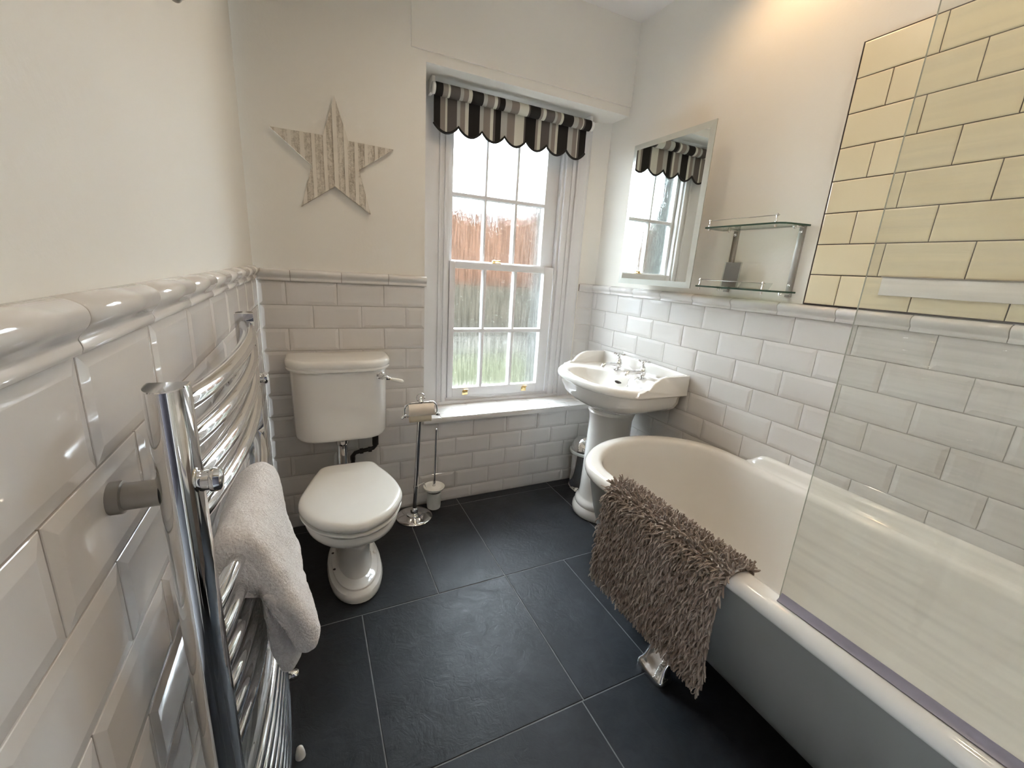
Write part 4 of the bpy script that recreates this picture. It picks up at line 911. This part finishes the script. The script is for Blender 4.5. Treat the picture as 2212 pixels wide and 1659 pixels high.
def f_outer(y):
    u = (y - TY0) / (TY1 - TY0); bx = bow(y); e = max(0.0, min(1.0, u * 1.25)); e = e * e * (3 - 2 * e)
    near = [(0.038, 0.826), (0.040, 0.845), (0.045, 0.868), (0.060, 0.893), (0.085, 0.890), (0.104, 0.862), (0.121, 0.815), (0.134, 0.77), (0.145, 0.735), (0.152, 0.703), (0.153, 0.678)]
    far = [(0.030, 0.80), (0.034, 0.83), (0.042, 0.862), (bx - 0.016, 0.888), (bx + 0.006, 0.892), (bx + 0.020, 0.868), (bx + 0.028, 0.81), (bx + 0.035, 0.755), (bx + 0.044, 0.72), (bx + 0.048, 0.69), (bx + 0.048, 0.670)]
    pts = [(a_[0] + (b_[0] - a_[0]) * e, a_[1] + (b_[1] - a_[1]) * e) for a_, b_ in zip(near, far)]
    thn = [0.006, 0.007, 0.009, 0.013, 0.016, 0.016, 0.017, 0.019, 0.022, 0.025, 0.024]; thf = [0.006, 0.007, 0.008, 0.012, 0.016, 0.015, 0.014, 0.014, 0.015, 0.015, 0.013]
    return pts, [p + (q - p) * e for p, q in zip(thn, thf)]
def f_inner(y):
    u = (y - TY0) / (TY1 - TY0); bx = bow(y) - 0.076; k = bx * (0.6 + 0.4 * u)
    pts = [(0.092 + k, 0.866), (0.102 + k, 0.83), (0.108 + k, 0.775), (0.113 + k, 0.715), (0.119 + k, 0.665), (0.124 + k, 0.634)]
    return pts, [0.006, 0.010, 0.014, 0.018, 0.021, 0.020]
mb = MB(); towel_loft(mb, f_outer, ylist(TY0, TY1)); towel_loft(mb, f_inner, ylist(TY0 + 0.015, TY1 - 0.02))
tw = single('bath_towel', mb, M['terry'], 'white folded terry towel hanging over a rail of the chrome towel radiator', 'towel', (0.08, -1.335, 0.87), ang=80)
tm = tw.modifiers.new('smooth', 'SUBSURF'); tm.levels = 2; tm.render_levels = 2
tex = bpy.data.textures.new('terry_fluff', 'CLOUDS'); tex.noise_scale = 0.035; tex.noise_depth = 3
dm = tw.modifiers.new('fluff', 'DISPLACE'); dm.texture = tex; dm.strength = 0.008; dm.mid_level = 0.5; dm.texture_coords = 'LOCAL'

# robe hook above, only its tip shows
hk = MB(); hk.lathe([(0.022, 0), (0.022, 0.006), (0.012, 0.010)], (-PAINT, -1.042, 1.80), (1, 0, 0), 20)
hk.tube([(0.0, -1.042, 1.80), (0.03, -1.042, 1.80), (0.045, -1.042, 1.775), (0.045, -1.042, 1.745), (0.030, -1.042, 1.722), (0.014, -1.042, 1.715)], 0.0075, 14); hk.sphere((0.012, -1.042, 1.714), 0.010, 14)
single('robe_hook', hk, M['satin'], 'small metal robe hook high on the left wall at the top edge', 'hook', (0.0, -1.042, 1.80))

# ------------------------------------------------------------------ ceiling lights
WARM = (1.0, 0.74, 0.46)
def downlight(x, y, power, ang, col=(1.0, 0.84, 0.66), label='', z=CZ, aim=(0, 0, -1)):
    t = Thing('ceiling_light', label, 'light', (x, y, z), 'recessed ceiling lights')
    mb = MB(); mb.lathe([(0.032, -0.001), (0.034, -0.006), (0.044, -0.006), (0.046, 0.0)], (x, y, z), 'z', 32, cap0=False, cap1=False); t.part('bezel', mb, M['chrome'])
    m = bpy.data.materials.get('lamp_face')
    if not m:
        m = bpy.data.materials.new('lamp_face'); m.use_nodes = True; b = m.node_tree.nodes['Principled BSDF']; b.inputs['Emission Color'].default_value = (1, 0.8, 0.55, 1); b.inputs['Emission Strength'].default_value = 12.0
    mb = MB(); mb.lathe([(0.031, 0.0), (0.031, -0.001)], (x, y, z), 'z', 24); t.part('lamp', mb, m)
    spot('downlight', (x, y, z - 0.02), power, col, 0.03, ang, 0.7, aim)
LB = 'round recessed chrome ceiling downlight glowing warm'
downlight(1.57, -0.90, 6, 150, col=(1.0, 0.64, 0.32), label=LB + ' close to the right wall above the shelf')
downlight(0.75, -0.75, 5.5, 150, label=LB + ' added as unseen room fill over the middle of the floor near the window')  # this and the next two are unseen lamps added as room fill
downlight(0.75, -1.75, 5.0, 150, label=LB + ' added as unseen room fill nearest the doorway')
downlight(1.50, -1.75, 7, 150, label=LB + ' added as unseen room fill over the tap end of the bath')

# ------------------------------------------------------------------ outside the window
def out_mat(name, a, b_, scale, rough=0.9, det=5):
    m, t, bb = nt(name); n = noise(t, scale, det, 0.7, coords(t)); r = ramp(t, [(0.35, a), (0.65, b_)]); t.links.new(n.outputs['Fac'], r.inputs[0]); t.links.new(r.outputs[0], bb.inputs['Base Color']); bb.inputs['Roughness'].default_value = rough
    bb.inputs['Specular IOR Level'].default_value = 0.1; return m
mb = MB(); mb.box(-6, 12, 0.55, 25, -0.9, -0.5, 0); mb.prism([(1.6, -0.5), (2.3, 0.27), (2.6, 0.30), (2.6, -0.5)], 'yz', -2, 8, 0)
lw = mesh_obj('lawn', mb, out_mat('wet_grass', (0.0125, 0.0130, 0.0065), (0.0235, 0.0235, 0.0135), 9)); lw['kind'] = 'structure'
mb = MB(); mb.box(-2, 8, 3.2, 3.45, -0.5, 1.07, 0); single('garden_fence', mb, out_mat('dark_fence', (0.0098, 0.0080, 0.0050), (0.0165, 0.0135, 0.0088), 5), 'dark brown garden fence seen blurred through the lower window panes', 'fence', (3, 3.3, -0.5))
def make_brick():
    m, t, b = nt('orange_brick'); br2 = t.nodes.new('ShaderNodeTexBrick'); v = coords(t, (1, 1, 1)); mp = t.nodes.new('ShaderNodeMapping'); mp.inputs['Rotation'].default_value = (PI / 2, 0, 0); t.links.new(v, mp.inputs[0]); t.links.new(mp.outputs[0], br2.inputs['Vector'])
    br2.inputs['Color1'].default_value = (0.031, 0.0158, 0.0092, 1); br2.inputs['Color2'].default_value = (0.025, 0.0130, 0.0080, 1); br2.inputs['Mortar'].default_value = (0.0188, 0.0095, 0.0053, 1); br2.inputs['Scale'].default_value = 4
    t.links.new(br2.outputs['Color'], b.inputs['Base Color']); b.inputs['Roughness'].default_value = 0.9; b.inputs['Specular IOR Level'].default_value = 0.05; return m
mb = MB(); mb.box(-2, 8, 3.6, 4.0, -0.5, 2.10, 0); single('brick_wall', mb, make_brick(), 'orange brick wall seen blurred through the middle window panes', 'brick wall', (3, 3.8, -0.5))
mb = MB(); mb.box(-2, 8, 2.65, 3.0, -0.5, 0.45, 0, 0.03); single('stone_kerb', mb, out_mat('pale_stone', (0.0213, 0.0194, 0.0160), (0.0353, 0.0323, 0.0272), 8), 'low pale stone kerb seen blurred through the lowest window panes', 'kerb', (3, 2.8, -0.5))
hd = Thing('hedge', 'dark leafy hedge behind the brick wall seen blurred through the upper window panes', 'hedge', (3, 4.8, -0.5)); mb = MB(); rnd = random.Random(5)
for i in range(2600):
    x = rnd.uniform(-1.5, 7.5); y = rnd.uniform(4.3, 5.2); z = rnd.uniform(1.5, 2.55 + 0.16 * math.sin(x * 2.3) + 0.10 * math.sin(x * 7)); r = rnd.uniform(0.04, 0.11)
    c = Vector((x, y, z)); n_ = Vector((rnd.uniform(-1, 1), rnd.uniform(-1, 0), rnd.uniform(-1, 1))).normalized(); U_ = n_.orthogonal().normalized(); V_ = n_.cross(U_)
    mb.add([tuple(c + (U_ * math.cos(k) + V_ * math.sin(k) * 0.6) * r) for k in (0, 1.05, 2.1, 3.14, 4.2, 5.2)], [(0, 1, 2, 3, 4, 5)])
hd.part('foliage', mb, out_mat('dark_leaves', (0.0047, 0.0065, 0.0023), (0.0188, 0.0199, 0.0095), 9))
mb = MB()
for k in range(12): mb.tube([(-1.2 + k * 0.75, 4.8, -0.5), (-1.15 + k * 0.75, 4.78, 0.6), (-1.2 + k * 0.75, 4.82, 1.9)], [0.06, 0.05, 0.03], 8)
hd.part('stems', mb, M['backing'])
